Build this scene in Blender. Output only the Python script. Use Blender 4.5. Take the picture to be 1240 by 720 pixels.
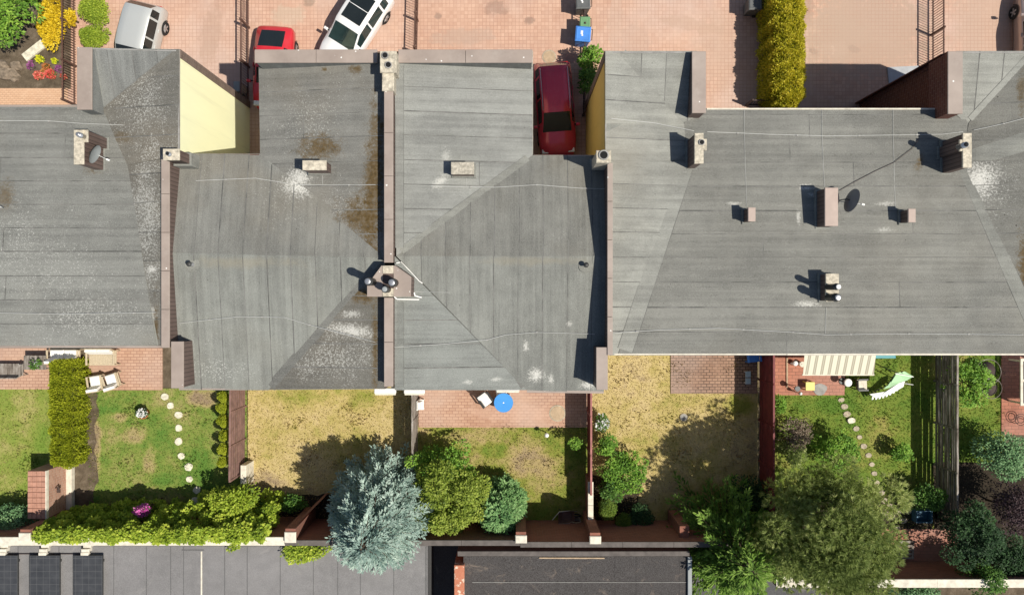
import bpy, bmesh, math, random
import numpy as np
from mathutils import Vector, Matrix
# ---------------------------------------------------------------- camera, sky, sun, exposure
scene = bpy.context.scene
for o in list(bpy.data.objects): bpy.data.objects.remove(o)
COL = scene.collection
H, F = 34.4, 826.0                       # drone height (m) and focal length in photo pixels
cam_d = bpy.data.cameras.new('camera'); cam = bpy.data.objects.new('camera', cam_d); COL.objects.link(cam)
cam.location = (0, 0, H); cam.rotation_euler = (0, 0, 0)
cam_d.sensor_width = 36.0; cam_d.lens = 36.0*F/1240.0; cam_d.clip_end = 2000
scene.camera = cam
SUN_W, SUN_N = 0.62, 0.27                # shadow length per metre of height, to the west and north
sun_vec = Vector((SUN_W, -SUN_N, 1.0)).normalized()
world = bpy.data.worlds.new('World'); scene.world = world; world.use_nodes = True
wn = world.node_tree; wn.nodes.clear()
sky = wn.nodes.new('ShaderNodeTexSky'); sky.sky_type = 'NISHITA'; sky.sun_disc = False
sky.sun_elevation = math.asin(sun_vec.z); sky.sun_rotation = math.atan2(sun_vec.x, sun_vec.y)
sky.air_density = 1.0; sky.dust_density = 1.0
bg = wn.nodes.new('ShaderNodeBackground'); bg.inputs[1].default_value = 0.072
wo = wn.nodes.new('ShaderNodeOutputWorld')
wn.links.new(sky.outputs[0], bg.inputs[0]); wn.links.new(bg.outputs[0], wo.inputs[0])
sd = bpy.data.lights.new('sun', 'SUN'); sd.energy = 4.6; sd.angle = math.radians(0.5); sd.color = (1.0, 0.945, 0.85)
sun = bpy.data.objects.new('sun', sd); COL.objects.link(sun)
sun.rotation_euler = sun_vec.to_track_quat('Z', 'Y').to_euler(); sun.location = (20, -10, 60)
vs = scene.view_settings
vs.view_transform = 'Standard'; vs.look = 'None'; vs.gamma = 1.0; vs.exposure = 0.22; vs.use_curve_mapping = False
try: scene.cycles.max_bounces = 6; scene.cycles.transparent_max_bounces = 6
except Exception: pass

# ---------------------------------------------------------------- helpers
def W(px, py, z=0.0):
    k = (H-z)/F
    return Vector(((px-620.0)*k, (360.0-py)*k, z))
ROOTM = {}
def tag(o, label=None, cat=None, group=None, kind=None):
    if label: o['label'] = label
    if cat: o['category'] = cat
    if group: o['group'] = group
    if kind: o['kind'] = kind
    return o
def thing(name, loc, label, cat, group=None, rz=0.0):
    o = bpy.data.objects.new(name, None); o.empty_display_size = 0.2
    COL.objects.link(o); o.location = loc; o.rotation_euler = (0, 0, rz)
    ROOTM[o.name] = Matrix.Translation(Vector(loc)) @ Matrix.Rotation(rz, 4, 'Z')
    return tag(o, label, cat, group)
class MB:
    """collects faces; verts in the frame they will be used in"""
    def __init__(s): s.v = []; s.f = []; s.m = []
    def face(s, pts, mi=0):
        b = len(s.v); s.v += [tuple(p) for p in pts]; s.f.append(tuple(range(b, b+len(pts)))); s.m.append(mi); return s
    def add(s, vs_, fs, mi=0):
        b = len(s.v); s.v += [tuple(p) for p in vs_]
        for f in fs: s.f.append(tuple(i+b for i in f)); s.m.append(mi)
        return s
    def box(s, x0, y0, z0, x1, y1, z1, mi=0):
        if x0 > x1: x0, x1 = x1, x0
        if y0 > y1: y0, y1 = y1, y0
        return s.add([(x0,y0,z0),(x1,y0,z0),(x1,y1,z0),(x0,y1,z0),(x0,y0,z1),(x1,y0,z1),(x1,y1,z1),(x0,y1,z1)],
                     [(0,3,2,1),(4,5,6,7),(0,1,5,4),(1,2,6,5),(2,3,7,6),(3,0,4,7)], mi)
    def bbox(s, x0, y0, z0, x1, y1, z1, b=0.02, mi=0):
        """box with bevelled top rim"""
        if x0 > x1: x0, x1 = x1, x0
        if y0 > y1: y0, y1 = y1, y0
        def ring(d, z): return [(x0+d,y0+d,z),(x1-d,y0+d,z),(x1-d,y1-d,z),(x0+d,y1-d,z)]
        vs_ = ring(0,z0)+ring(0,z1-b)+ring(b,z1)
        fs = [(3,2,1,0),(8,9,10,11)]
        for r in (0,4):
            for i in range(4):
                j = (i+1) % 4; fs.append((r+i, r+j, r+4+j, r+4+i))
        return s.add(vs_, fs, mi)
    def beam(s, a, b, w, h, mi=0, up=(0,0,1)):
        """box from a to b, width w across, height h along up, centred"""
        a = Vector(a); b = Vector(b); d = (b-a)
        if d.length < 1e-6: return s
        d.normalize(); up = Vector(up); sd_ = d.cross(up)
        if sd_.length < 1e-4: sd_ = d.cross(Vector((1,0,0)))
        sd_.normalize(); u = sd_.cross(d); sd_ = sd_*w/2; u = u*h/2
        vs_ = [a-sd_-u, a+sd_-u, a+sd_+u, a-sd_+u, b-sd_-u, b+sd_-u, b+sd_+u, b-sd_+u]
        return s.add(vs_, [(0,1,2,3),(4,7,6,5),(0,4,5,1),(1,5,6,2),(2,6,7,3),(3,7,4,0)], mi)
    def tube(s, pts, r, n=6, mi=0, caps=True):
        pts = [Vector(p) for p in pts]; rs = r if isinstance(r, (list, tuple)) else [r]*len(pts)
        b = len(s.v); m = len(pts)
        for i, p in enumerate(pts):
            d = (pts[min(i+1, m-1)]-pts[max(i-1, 0)]).normalized()
            u = d.cross(Vector((0,0,1)))
            if u.length < 1e-3: u = Vector((1,0,0))
            u.normalize(); w_ = d.cross(u)
            for k in range(n):
                a = 2*math.pi*k/n; q = p + u*math.cos(a)*rs[i] + w_*math.sin(a)*rs[i]; s.v.append(tuple(q))
        for i in range(m-1):
            for k in range(n):
                k2 = (k+1) % n
                s.f.append((b+i*n+k, b+(i+1)*n+k, b+(i+1)*n+k2, b+i*n+k2)); s.m.append(mi)
        if caps:
            s.f.append(tuple(b+k for k in range(n))); s.m.append(mi)
            s.f.append(tuple(b+(m-1)*n+k for k in range(n-1,-1,-1))); s.m.append(mi)
        return s
    def lathe(s, prof, c=(0,0,0), n=14, mi=0):
        """prof: (r,z) bottom to top"""
        b = len(s.v)
        for r, z in prof:
            for k in range(n):
                a = 2*math.pi*k/n; s.v.append((c[0]+r*math.cos(a), c[1]+r*math.sin(a), c[2]+z))
        for i in range(len(prof)-1):
            for k in range(n):
                k2 = (k+1) % n
                s.f.append((b+i*n+k, b+i*n+k2, b+(i+1)*n+k2, b+(i+1)*n+k)); s.m.append(mi)
        s.f.append(tuple(b+k for k in range(n-1,-1,-1))); s.m.append(mi)
        s.f.append(tuple(b+(len(prof)-1)*n+k for k in range(n))); s.m.append(mi)
        return s
    def prism(s, pts, z0, z1, mi=0):
        """pts: list of (x,y) counter-clockwise"""
        a = sum(pts[i][0]*pts[(i+1)%len(pts)][1]-pts[(i+1)%len(pts)][0]*pts[i][1] for i in range(len(pts)))
        if a < 0: pts = pts[::-1]
        n = len(pts); vs_ = [(p[0],p[1],z0) for p in pts]+[(p[0],p[1],z1) for p in pts]
        fs = [tuple(range(n-1,-1,-1)), tuple(range(n,2*n))]
        for i in range(n):
            j = (i+1) % n; fs.append((i, j, n+j, n+i))
        return s.add(vs_, fs, mi)
    def mesh(s, name, mats, smooth=False):
        me = bpy.data.meshes.new(name); me.from_pydata(s.v, [], s.f)
        for m in (mats if isinstance(mats, (list, tuple)) else [mats]): me.materials.append(m)
        me.polygons.foreach_set('material_index', s.m)
        if smooth: me.polygons.foreach_set('use_smooth', [True]*len(s.f))
        me.update(); return me
    def build(s, name, mats, parent=None, smooth=False, world=True):
        """top-level objects get their origin at the middle of their base; children keep the frame of verts"""
        if parent is None:
            xs = np.array(s.v); c = (xs.min(0)+xs.max(0))/2; c[2] = xs[:,2].min()
            s.v = [tuple(p) for p in (xs-c)]
            o = bpy.data.objects.new(name, s.mesh(name, mats, smooth)); o.location = c; COL.objects.link(o)
            ROOTM[o.name] = Matrix.Translation(Vector(c))
            return o
        o = bpy.data.objects.new(name, s.mesh(name, mats, smooth)); COL.objects.link(o)
        o.parent = parent
        if world:
            if parent.name in ROOTM: o.matrix_parent_inverse = ROOTM[parent.name].inverted()
        return o
    # grandchildren: parent frame equals the world frame for world-built parts, so identity is right
def inst(name, me, parent, loc, rot=(0,0,0), scale=(1,1,1), world=True):
    o = bpy.data.objects.new(name, me); COL.objects.link(o); o.location = loc; o.rotation_euler = rot; o.scale = scale
    if parent is not None:
        o.parent = parent
        if world and parent.name in ROOTM: o.matrix_parent_inverse = ROOTM[parent.name].inverted()
    return o
def pxbox(mb, x0, y0, x1, y1, z1, z0, mi=0, bev=0):
    a = W(x0, y0, z1); b = W(x1, y1, z1)
    if bev: return mb.bbox(a.x, a.y, z0, b.x, b.y, z1, bev, mi)
    return mb.box(a.x, a.y, z0, b.x, b.y, z1, mi)

# ---------------------------------------------------------------- materials
def srgb(r, g, b):
    f = lambda c: (c/255.0/12.92) if c/255.0 <= 0.04045 else ((c/255.0+0.055)/1.055)**2.4
    return (f(r), f(g), f(b), 1.0)
class NT:
    def __init__(s, name):
        s.m = bpy.data.materials.new(name); s.m.use_nodes = True; s.t = s.m.node_tree; s.t.nodes.clear()
        s.out = s.n('ShaderNodeOutputMaterial'); s._pos = None
    def n(s, t, **kw):
        x = s.t.nodes.new(t)
        for k, v in kw.items(): setattr(x, k, v)
        return x
    def l(s, a, b): s.t.links.new(a, b)
    def pos(s):
        if s._pos is None: s._pos = s.n('ShaderNodeNewGeometry').outputs['Position']
        return s._pos
    def mapped(s, scale=(1,1,1), rot=(0,0,0), loc=(0,0,0), src=None):
        m = s.n('ShaderNodeMapping'); m.inputs['Scale'].default_value = scale
        m.inputs['Rotation'].default_value = rot; m.inputs['Location'].default_value = loc
        s.l(src or s.pos(), m.inputs['Vector']); return m.outputs[0]
    def noise(s, scale, detail=4, rough=0.55, vec=None, dist=0.0):
        x = s.n('ShaderNodeTexNoise'); x.inputs['Scale'].default_value = scale
        x.inputs['Detail'].default_value = detail; x.inputs['Roughness'].default_value = rough
        x.inputs['Distortion'].default_value = dist
        s.l(vec or s.pos(), x.inputs['Vector']); return x.outputs[0]
    def voro(s, scale, vec=None, feature='F1', out='Distance', rnd=1.0):
        x = s.n('ShaderNodeTexVoronoi', feature=feature); x.inputs['Scale'].default_value = scale
        x.inputs['Randomness'].default_value = rnd
        s.l(vec or s.pos(), x.inputs['Vector']); return x.outputs[out]
    def math(s, op, a, b=None, clamp=False):
        x = s.n('ShaderNodeMath', operation=op, use_clamp=clamp)
        for i, q in enumerate((a, b)):
            if q is None: continue
            if isinstance(q, (int, float)): x.inputs[i].default_value = q
            else: s.l(q, x.inputs[i])
        return x.outputs[0]
    def step(s, v, lo, hi, a=0.0, b=1.0):
        x = s.n('ShaderNodeMapRange', interpolation_type='SMOOTHSTEP')
        s.l(v, x.inputs[0]); x.inputs[1].default_value = lo; x.inputs[2].default_value = hi
        x.inputs[3].default_value = a; x.inputs[4].default_value = b; return x.outputs[0]
    def ramp(s, v, stops):
        x = s.n('ShaderNodeValToRGB'); e = x.color_ramp.elements
        while len(e) < len(stops): e.new(0.5)
        for i, (p, c) in enumerate(stops): e[i].position = p; e[i].color = c
        s.l(v, x.inputs[0]); return x.outputs[0]
    def mix(s, fac, a, b, mode='MIX'):
        x = s.n('ShaderNodeMix', data_type='RGBA', blend_type=mode)
        for idx, q in ((0, fac), (6, a), (7, b)):
            if isinstance(q, (int, float)): x.inputs[idx].default_value = q
            elif isinstance(q, tuple): x.inputs[idx].default_value = q
            else: s.l(q, x.inputs[idx])
        return x.outputs[2]
    def bump(s, h, strength=0.3, dist=0.02, nrm=None):
        x = s.n('ShaderNodeBump'); x.inputs['Strength'].default_value = strength; x.inputs['Distance'].default_value = dist
        s.l(h, x.inputs['Height'])
        if nrm is not None: s.l(nrm, x.inputs['Normal'])
        return x.outputs[0]
    def ell(s, px, py, rx, ry, ang=0.0, z=7.0):
        """soft ellipse mask in world xy (1 inside centre to <0 outside); px radii"""
        c = W(px, py, z); k = (H-z)/F
        a = math.radians(ang)
        v = s.n('ShaderNodeVectorMath', operation='SUBTRACT'); s.l(s.pos(), v.inputs[0]); v.inputs[1].default_value = (c.x, c.y, 0)
        v2 = s.n('ShaderNodeVectorRotate', rotation_type='Z_AXIS'); s.l(v.outputs[0], v2.inputs['Vector']); v2.inputs['Angle'].default_value = a
        v3 = s.n('ShaderNodeVectorMath', operation='MULTIPLY'); s.l(v2.outputs[0], v3.inputs[0]); v3.inputs[1].default_value = (1/(rx*k), 1/(ry*k), 0)
        ln = s.n('ShaderNodeVectorMath', operation='LENGTH'); s.l(v3.outputs[0], ln.inputs[0])
        return s.math('SUBTRACT', 1.0, ln.outputs['Value'])
    def rnd(s): return s.n('ShaderNodeObjectInfo').outputs['Random']
    def finish(s, color, rough=0.85, spec=0.3, nrm=None, metal=0.0, coat=0.0):
        b = s.n('ShaderNodeBsdfPrincipled')
        for k, q in (('Base Color', color), ('Roughness', rough), ('Specular IOR Level', spec), ('Metallic', metal), ('Coat Weight', coat)):
            if isinstance(q, (int, float, tuple)): b.inputs[k].default_value = q
            else: s.l(q, b.inputs[k])
        if nrm is not None: s.l(nrm, b.inputs['Normal'])
        s.l(b.outputs[0], s.out.inputs[0]); return s.m
def plain(name, c, rough=0.7, var=0.15, scale=6, spec=0.3, metal=0.0, coat=0.0, bump=0.0):
    """a colour with a little noise so nothing is perfectly flat"""
    t = NT(name); f = t.noise(scale, 5, 0.65)
    lo = tuple(x*(1-var) for x in c[:3])+(1,); hi = tuple(min(1, x*(1+var)) for x in c[:3])+(1,)
    col = t.ramp(f, [(0.3, lo), (0.7, hi)])
    nrm = t.bump(t.noise(scale*6, 3), bump, 0.01) if bump else None
    return t.finish(col, rough, spec, nrm, metal, coat)
M = {}
# ---------------------------------------------------------------- surface materials
def paving_mat(name, c_hi, c_lo, joint, bw, bh, stains=(), rot=0.0, wear=0.5, mortar=0.012):
    t = NT(name); v = t.mapped(rot=(0,0,rot))
    b = t.n('ShaderNodeTexBrick'); t.l(v, b.inputs['Vector']); b.inputs['Scale'].default_value = 1.0
    b.inputs['Brick Width'].default_value = bw; b.inputs['Row Height'].default_value = bh
    b.inputs['Mortar Size'].default_value = mortar; b.inputs['Mortar Smooth'].default_value = 0.3
    b.inputs['Color1'].default_value = (0.25,0.25,0.25,1); b.inputs['Color2'].default_value = (0.75,0.75,0.75,1)
    b.inputs['Mortar'].default_value = (0.5,0.5,0.5,1); b.inputs['Bias'].default_value = 0.0
    if bw == bh: b.offset = 0.06
    f = t.math('ADD', t.math('MULTIPLY', b.outputs['Color'], 0.45), t.math('MULTIPLY', t.noise(0.35, 5, 0.6), 0.75))
    col = t.ramp(f, [(0.36, c_lo), (0.78, c_hi)])
    big = t.noise(0.16, 4, 0.6)                                   # sun-bleached and washed zones
    jn = t.math('MULTIPLY', b.outputs['Fac'], t.step(t.noise(0.5, 4, 0.6), 0.35, 0.62, 0.25, 1.0))
    col = t.mix(jn, col, joint)
    lum = sum(c_hi[:3])/3; dust = tuple(min(1, x*0.6+lum*0.42) for x in c_hi[:3])+(1,)
    col = t.mix(t.step(big, 0.42, 0.68, 0, 0.7), col, dust)
    col = t.mix(t.step(t.noise(0.45, 6, 0.7), 0.52, 0.72, 0, 0.30*wear), col, tuple(x*0.62 for x in c_lo[:3])+(1,))
    col = t.mix(t.step(t.noise(1.9, 6, 0.7), 0.62, 0.8, 0, 0.35*wear), col, tuple(x*0.45 for x in c_lo[:3])+(1,))
    for (px, py, rx, ry, a, c, amt) in stains:
        e = t.ell(px, py, rx, ry, a, 0.0)
        mk = t.step(t.math('ADD', e, t.math('MULTIPLY', t.math('SUBTRACT', t.noise(2.2, 6, 0.7), 0.5), 1.6)), 0.15, 0.5, 0, amt)
        col = t.mix(mk, col, c)
    col = t.mix(t.math('MULTIPLY', jn, 0.55), col, joint)
    h = t.math('SUBTRACT', t.noise(30, 2), t.math('MULTIPLY', b.outputs['Fac'], 1.5))
    return t.finish(col, 0.88, 0.2, t.bump(h, 0.35, 0.01))
salmon = (0.60, 0.395, 0.288, 1); salmon_d = (0.47, 0.28, 0.198, 1)
M['drive'] = paving_mat('driveway_pavers', salmon, salmon_d, (0.40,0.225,0.165,1), 0.185, 0.185,
    [(1000,45,70,50,0,(0.50,0.37,0.28,1),0.75), (1010,60,26,14,0,(0.62,0.46,0.36,1),0.8), (1035,60,14,6,20,(0.16,0.12,0.10,1),0.7), (255,45,18,50,8,(0.40,0.27,0.20,1),0.5), (560,45,60,14,-4,(0.44,0.32,0.25,1),0.6), (770,55,26,40,0,(0.46,0.33,0.26,1),0.5), (840,30,60,12,10,(0.45,0.31,0.23,1),0.5), (640,25,9,7,0,(0.16,0.12,0.10,1),0.5), (530,20,7,6,0,(0.2,0.15,0.12,1),0.5), (350,18,30,16,0,(0.50,0.40,0.30,1),0.6), (1180,35,14,60,0,(0.48,0.34,0.26,1),0.5), (745,25,12,60,3,(0.50,0.36,0.28,1),0.5),
     (960,10,40,30,0,(0.22,0.13,0.10,1),0.5), (985,62,9,5,20,(0.16,0.12,0.10,1),0.6), (1050,40,120,80,0,(0.43,0.31,0.235,1),0.85), (1195,30,60,90,0,(0.47,0.335,0.255,1),0.7), (870,60,40,70,0,(0.48,0.335,0.25,1),0.5),
     (600,10,20,12,0,(0.2,0.13,0.1,1),0.4), (690,70,14,9,0,(0.30,0.14,0.12,1),0.5), (375,3,10,8,0,(0.2,0.16,0.12,1),0.5)], wear=0.7)
M['patio'] = paving_mat('patio_bricks', (0.52,0.335,0.235,1), (0.39,0.225,0.15,1), (0.26,0.13,0.095,1), 0.30, 0.15,
    [(630,500,90,14,0,(0.55,0.36,0.27,1),0.4)], wear=0.5)
M['patio_old'] = paving_mat('worn_patio_bricks', (0.37,0.235,0.165,1), (0.24,0.14,0.095,1), (0.075,0.05,0.038,1), 0.28, 0.145, [], wear=1.0, mortar=0.02)
M['patio_red'] = paving_mat('red_patio_bricks', (0.46,0.20,0.13,1), (0.30,0.12,0.08,1), (0.17,0.09,0.06,1), 0.34, 0.17, [], wear=0.6)
M['edge_brick'] = paving_mat('bed_edge_bricks', (0.64,0.42,0.27,1), (0.55,0.33,0.2,1), (0.4,0.24,0.15,1), 0.2, 0.1, [], wear=0.3)
def wall_brick(name, c_hi, c_lo, joint, bw=0.25, bh=0.078, axis='x'):
    t = NT(name)
    g = t.n('ShaderNodeSeparateXYZ'); t.l(t.pos(), g.inputs[0])
    cb = t.n('ShaderNodeCombineXYZ')
    t.l(t.math('ADD', g.outputs[0], g.outputs[1]), cb.inputs[0]); t.l(g.outputs[2], cb.inputs[1])
    b = t.n('ShaderNodeTexBrick'); t.l(cb.outputs[0], b.inputs['Vector']); b.inputs['Scale'].default_value = 1.0
    b.inputs['Brick Width'].default_value = bw; b.inputs['Row Height'].default_value = bh; b.inputs['Mortar Size'].default_value = 0.009
    b.inputs['Color1'].default_value = (0.2,0.2,0.2,1); b.inputs['Color2'].default_value = (0.8,0.8,0.8,1); b.inputs['Mortar'].default_value = (0.5,0.5,0.5,1)
    f = t.math('ADD', t.math('MULTIPLY', b.outputs['Color'], 0.6), t.math('MULTIPLY', t.noise(1.3, 5, 0.65), 0.5))
    col = t.mix(b.outputs['Fac'], t.ramp(f, [(0.25, c_lo), (0.8, c_hi)]), joint)
    h = t.math('SUBTRACT', t.noise(25, 3), t.math('MULTIPLY', b.outputs['Fac'], 2.0))
    return t.finish(col, 0.9, 0.2, t.bump(h, 0.5, 0.012))
M['brick_dark'] = wall_brick('dark_red_brick', (0.15,0.062,0.045,1), (0.09,0.038,0.03,1), (0.19,0.12,0.10,1), 0.3, 0.13)
M['brick'] = wall_brick('garden_brick', (0.30,0.125,0.085,1), (0.18,0.075,0.055,1), (0.24,0.16,0.125,1))
M['brick_pale'] = wall_brick('pale_brick', (0.52,0.31,0.22,1), (0.34,0.16,0.11,1), (0.50,0.40,0.32,1), 0.25, 0.1)
M['brick_speck'] = wall_brick('brown_speckled_brick', (0.20,0.15,0.12,1), (0.10,0.07,0.055,1), (0.24,0.19,0.16,1))
def plaster(name, c):
    t = NT(name); v = t.mapped(scale=(1,1,0.25))
    col = t.ramp(t.noise(0.7, 5, 0.6, v), [(0.25, tuple(x*0.90 for x in c[:3])+(1,)), (0.75, c)])
    run = t.noise(1.0, 5, 0.65, t.mapped(scale=(3.2,3.2,0.16)))
    col = t.mix(t.step(run, 0.52, 0.75, 0, 0.22), col, tuple(x*0.55 for x in c[:3])+(1,))
    col = t.mix(t.step(t.noise(6, 6, 0.8), 0.62, 0.75, 0, 0.12), col, (0.3,0.27,0.2,1))
    return t.finish(col, 0.9, 0.2, t.bump(t.noise(60, 3), 0.15, 0.005))
M['yellow'] = plaster('pale_yellow_render', (0.93,0.925,0.60,1))
M['ochre'] = plaster('ochre_render', (0.68,0.48,0.14,1))
M['cream'] = plaster('cream_render', (0.70,0.66,0.55,1))

def felt(name, c, dirx=True, speck=0.3, moss=(), pale=(), dark=(), warm=0.0, streak=0.5, z=7.0, lich=(), grain=1.0, debris=False):
    """bitumen roofing felt: granules, drag streaks along the roll, lichen specks and moss in the places it grows"""
    t = NT(name); d = (0.12, 1.3, 1) if dirx else (1.3, 0.12, 1); c = (c[0]*0.965, c[1]*0.96, c[2]*0.905, 1)
    lo = tuple(x*0.72 for x in c[:3])+(1,); hi = tuple(x*1.22 for x in c[:3])+(1,)
    st = t.noise(1.6, 5, 0.6, t.mapped(scale=d)); bigv = t.noise(0.28, 4, 0.6)
    f = t.math('ADD', t.math('MULTIPLY', st, streak), t.math('MULTIPLY', bigv, 1-streak))
    f = t.math('ADD', f, t.math('MULTIPLY', t.math('SUBTRACT', t.rnd(), 0.5), 0.09))
    f = t.math('ADD', f, t.math('MULTIPLY', t.math('SUBTRACT', t.noise(1.0, 4, 0.65, t.mapped(scale=(0.12,5.5,1) if dirx else (5.5,0.12,1)), 0.25), 0.5), 0.50))
    f = t.math('ADD', f, t.math('MULTIPLY', t.math('SUBTRACT', t.noise(1.3, 7, 0.72), 0.5), 0.42))
    col = t.ramp(f, [(0.36, lo), (0.64, hi)])
    col = t.mix(0.25*grain, col, t.ramp(t.noise(38, 2, 0.7), [(0.35, (0.02,0.02,0.02,1)), (0.65, (0.42,0.42,0.40,1))]))
    if warm: col = t.mix(t.step(t.noise(0.22, 3), 0.42, 0.68, 0, warm), col, (c[0]*1.15, c[1]*0.98, c[2]*0.80, 1))
    for (px, py, rx, ry, a, cc, amt) in dark:
        e = t.math('ADD', t.ell(px, py, rx, ry, a, z), t.math('MULTIPLY', t.math('SUBTRACT', t.noise(1.6, 6, 0.7), 0.5), 1.8))
        col = t.mix(t.step(e, 0.0, 0.9, 0, amt*0.7), col, cc)
    # lichen and chalk specks, thicker in patches
    zone = t.step(t.noise(0.45, 4, 0.65), 0.36, 0.7, 0.12, 1.0)
    base = speck
    amt = t.math('MULTIPLY', zone, base)
    for (px, py, rx, ry, a, s_) in lich:
        e = t.step(t.math('ADD', t.ell(px, py, rx, ry, a, z), t.math('MULTIPLY', t.math('SUBTRACT', t.noise(0.9, 6, 0.75), 0.5), 1.7)), -0.35, 0.95, 0, s_)
        amt = t.math('MAXIMUM', amt, e)
    fine = t.noise(15, 7, 0.8, None, 0.6); thr = t.math('SUBTRACT', 0.665, t.math('MULTIPLY', amt, 0.118))
    sp = t.step(t.math('SUBTRACT', fine, thr), 0.0, 0.05)
    vs2 = t.voro(5.0, out='Distance'); sp2 = t.math('LESS_THAN', t.math('ADD', vs2, t.math('MULTIPLY', t.noise(11, 4, 0.7), 0.34)), t.math('MULTIPLY', amt, 0.26))
    spk = t.math('MULTIPLY', t.math('MAXIMUM', sp, t.math('MULTIPLY', sp2, 0.8)), 0.52)
    col = t.mix(spk, col, (0.62,0.62,0.57,1))
    for (px, py, rx, ry, a, s_) in pale:                       # chalky deposits, broken into flakes
        e = t.math('ADD', t.ell(px, py, rx*1.35, ry*1.35, a, z), t.math('MULTIPLY', t.math('SUBTRACT', t.noise(13, 7, 0.85), 0.5), 4.2))
        col = t.mix(t.step(e, 0.15, 1.0, 0, s_), col, (0.62,0.61,0.555,1))
    dots = t.math('LESS_THAN', t.math('ADD', t.voro(2.4), t.math('MULTIPLY', t.noise(6, 3), 0.10)), 0.125 if debris else 0.085)
    col = t.mix(t.math('MULTIPLY', dots, 0.75), col, (0.035,0.03,0.024,1))
    for (px, py, rx, ry, a, s_) in moss:
        e = t.math('ADD', t.ell(px, py, rx*1.1, ry*1.1, a, z), t.math('ADD', t.math('MULTIPLY', t.math('SUBTRACT', t.noise(2.4, 6, 0.75), 0.5), 2.2), t.math('MULTIPLY', t.math('SUBTRACT', t.noise(14, 6, 0.85), 0.5), 3.0)))
        mc = t.ramp(t.noise(7, 4, 0.7), [(0.3, (0.05,0.034,0.014,1)), (0.5, (0.105,0.068,0.024,1)), (0.7, (0.16,0.13,0.09,1))])
        col = t.mix(t.step(e, 0.0, 0.8, 0, s_), col, mc)
    h = t.math('ADD', t.math('MULTIPLY', t.noise(45, 2), 0.35), t.math('MULTIPLY', t.noise(1.7, 3, 0.5, t.mapped(scale=(0.18,2.4,1) if dirx else (2.4,0.18,1))), 1.6))
    return t.finish(col, 0.92, 0.18, t.bump(h, 0.5, 0.02))
g1 = (0.200,0.203,0.192,1); g2 = (0.215,0.224,0.216,1); g3 = (0.222,0.232,0.224,1); g4 = (0.203,0.202,0.186,1)
M['f1_main'] = felt('felt_weathered', g1, True, 0.8, moss=[(5,235,14,20,0,0.7),(110,205,16,6,0,0.6)], lich=[(60,330,190,100,0,1.0),(110,385,110,50,0,1.25),(20,300,60,120,0,1.1)], warm=0.3)
M['f1_side'] = felt('felt_lichen', (0.160,0.150,0.130,1), True, 1.05, moss=[(192,400,5,45,0,0.9),(145,165,18,8,20,0.5)], lich=[(178,260,40,170,0,1.6),(175,130,70,80,0,1.35)],
    pale=[(186,326,9,5,0,0.9),(188,380,6,12,0,0.7)], warm=0.3, streak=0.2)
M['f1_wing'] = felt('felt_slate', (0.175,0.182,0.18,1), False, 0.25, lich=[(190,75,40,14,0,0.8)], warm=0.1)
M['f2_n'] = felt('felt_grey_north', (0.195,0.196,0.184,1), False, 0.45, moss=[(415,262,12,10,0,0.6)], lich=[(340,240,80,70,0,0.85),(240,200,40,20,0,0.8)],
    pale=[(360,222,22,16,0,1.0)], warm=0.35)
M['f2_s'] = felt('felt_grey_south', (0.215,0.224,0.210,1), False, 0.3, lich=[(260,450,80,26,0,1.15),(250,420,40,40,0,0.7)],
    dark=[(300,318,90,10,0,(0.27,0.24,0.17,1),0.55)], warm=0.15)
M['f2_wing'] = felt('felt_mossy', (0.192,0.190,0.178,1), True, 0.8, moss=[(455,215,17,110,6,0.95),(440,262,34,34,0,0.95),(453,150,6,40,0,0.7),(431,84,9,7,0,0.9),(392,83,5,3,0,0.9),(385,178,30,20,0,0.95),(450,300,14,24,0,0.9)],
    lich=[(375,150,70,80,0,1.05),(420,250,50,50,0,1.1)], pale=[(360,214,17,13,0,0.9)], warm=0.3)
M['f2_tri'] = felt('felt_mossy_dark', (0.125,0.118,0.102,1), True, 0.8, moss=[(455,420,5,60,0,0.9),(440,358,22,12,0,0.95)], pale=[(425,400,34,9,8,0.85),(425,380,14,5,0,0.6)],
    lich=[(400,435,90,50,0,1.4)], warm=0.3, streak=0.2)
M['f3_wing'] = felt('felt_pale', (0.258,0.264,0.254,1), True, 0.10, pale=[(533,220,12,7,-40,0.6),(540,190,6,12,0,0.35)])
M['f3_tri'] = felt('felt_pale_blue', (0.205,0.218,0.210,1), True, 0.16, pale=[(570,395,5,5,0,0.6),(566,463,6,3,0,0.6),(600,460,8,3,0,0.5)])
M['f3_n'] = felt('felt_umber', (0.190,0.190,0.176,1), False, 0.28, lich=[(690,285,70,22,0,0.6)], warm=0.25)
M['f3_s'] = felt('felt_silver', (0.215,0.222,0.208,1), False, 0.2, pale=[(650,455,11,9,0,0.85),(637,420,4,7,0,0.7),(668,460,4,7,0,0.6),(690,392,4,4,0,0.5),(714,468,10,5,0,0.8)],
    dark=[(650,316,90,8,0,(0.27,0.24,0.17,1),0.5)])
M['f4_main'] = felt('felt_taupe', g4, True, 0.12, pale=[(978,226,11,4,0,0.7),(968,262,3,10,0,0.6),(975,368,16,5,0,0.7),(1075,246,12,3,0,0.5),(1072,278,12,3,0,0.5),(890,246,9,3,0,0.5),(985,235,6,3,0,0.6)],
    moss=[(1118,195,5,14,20,0.8)], lich=[(1150,180,30,60,0,0.3)], warm=0.1, streak=0.35)
M['f4_side'] = felt('felt_ash', (0.285,0.288,0.268,1), True, 0.10, warm=0.2)
M['f5_side'] = felt('felt_dark_specked', (0.165,0.162,0.146,1), True, 0.35, pale=[(1190,216,21,24,20,0.95),(1180,240,12,18,20,0.7)], debris=True, moss=[(1238,320,9,45,0,0.95),(1238,110,6,30,0,0.7)], lich=[(1200,230,50,90,20,1.1)])
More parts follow.
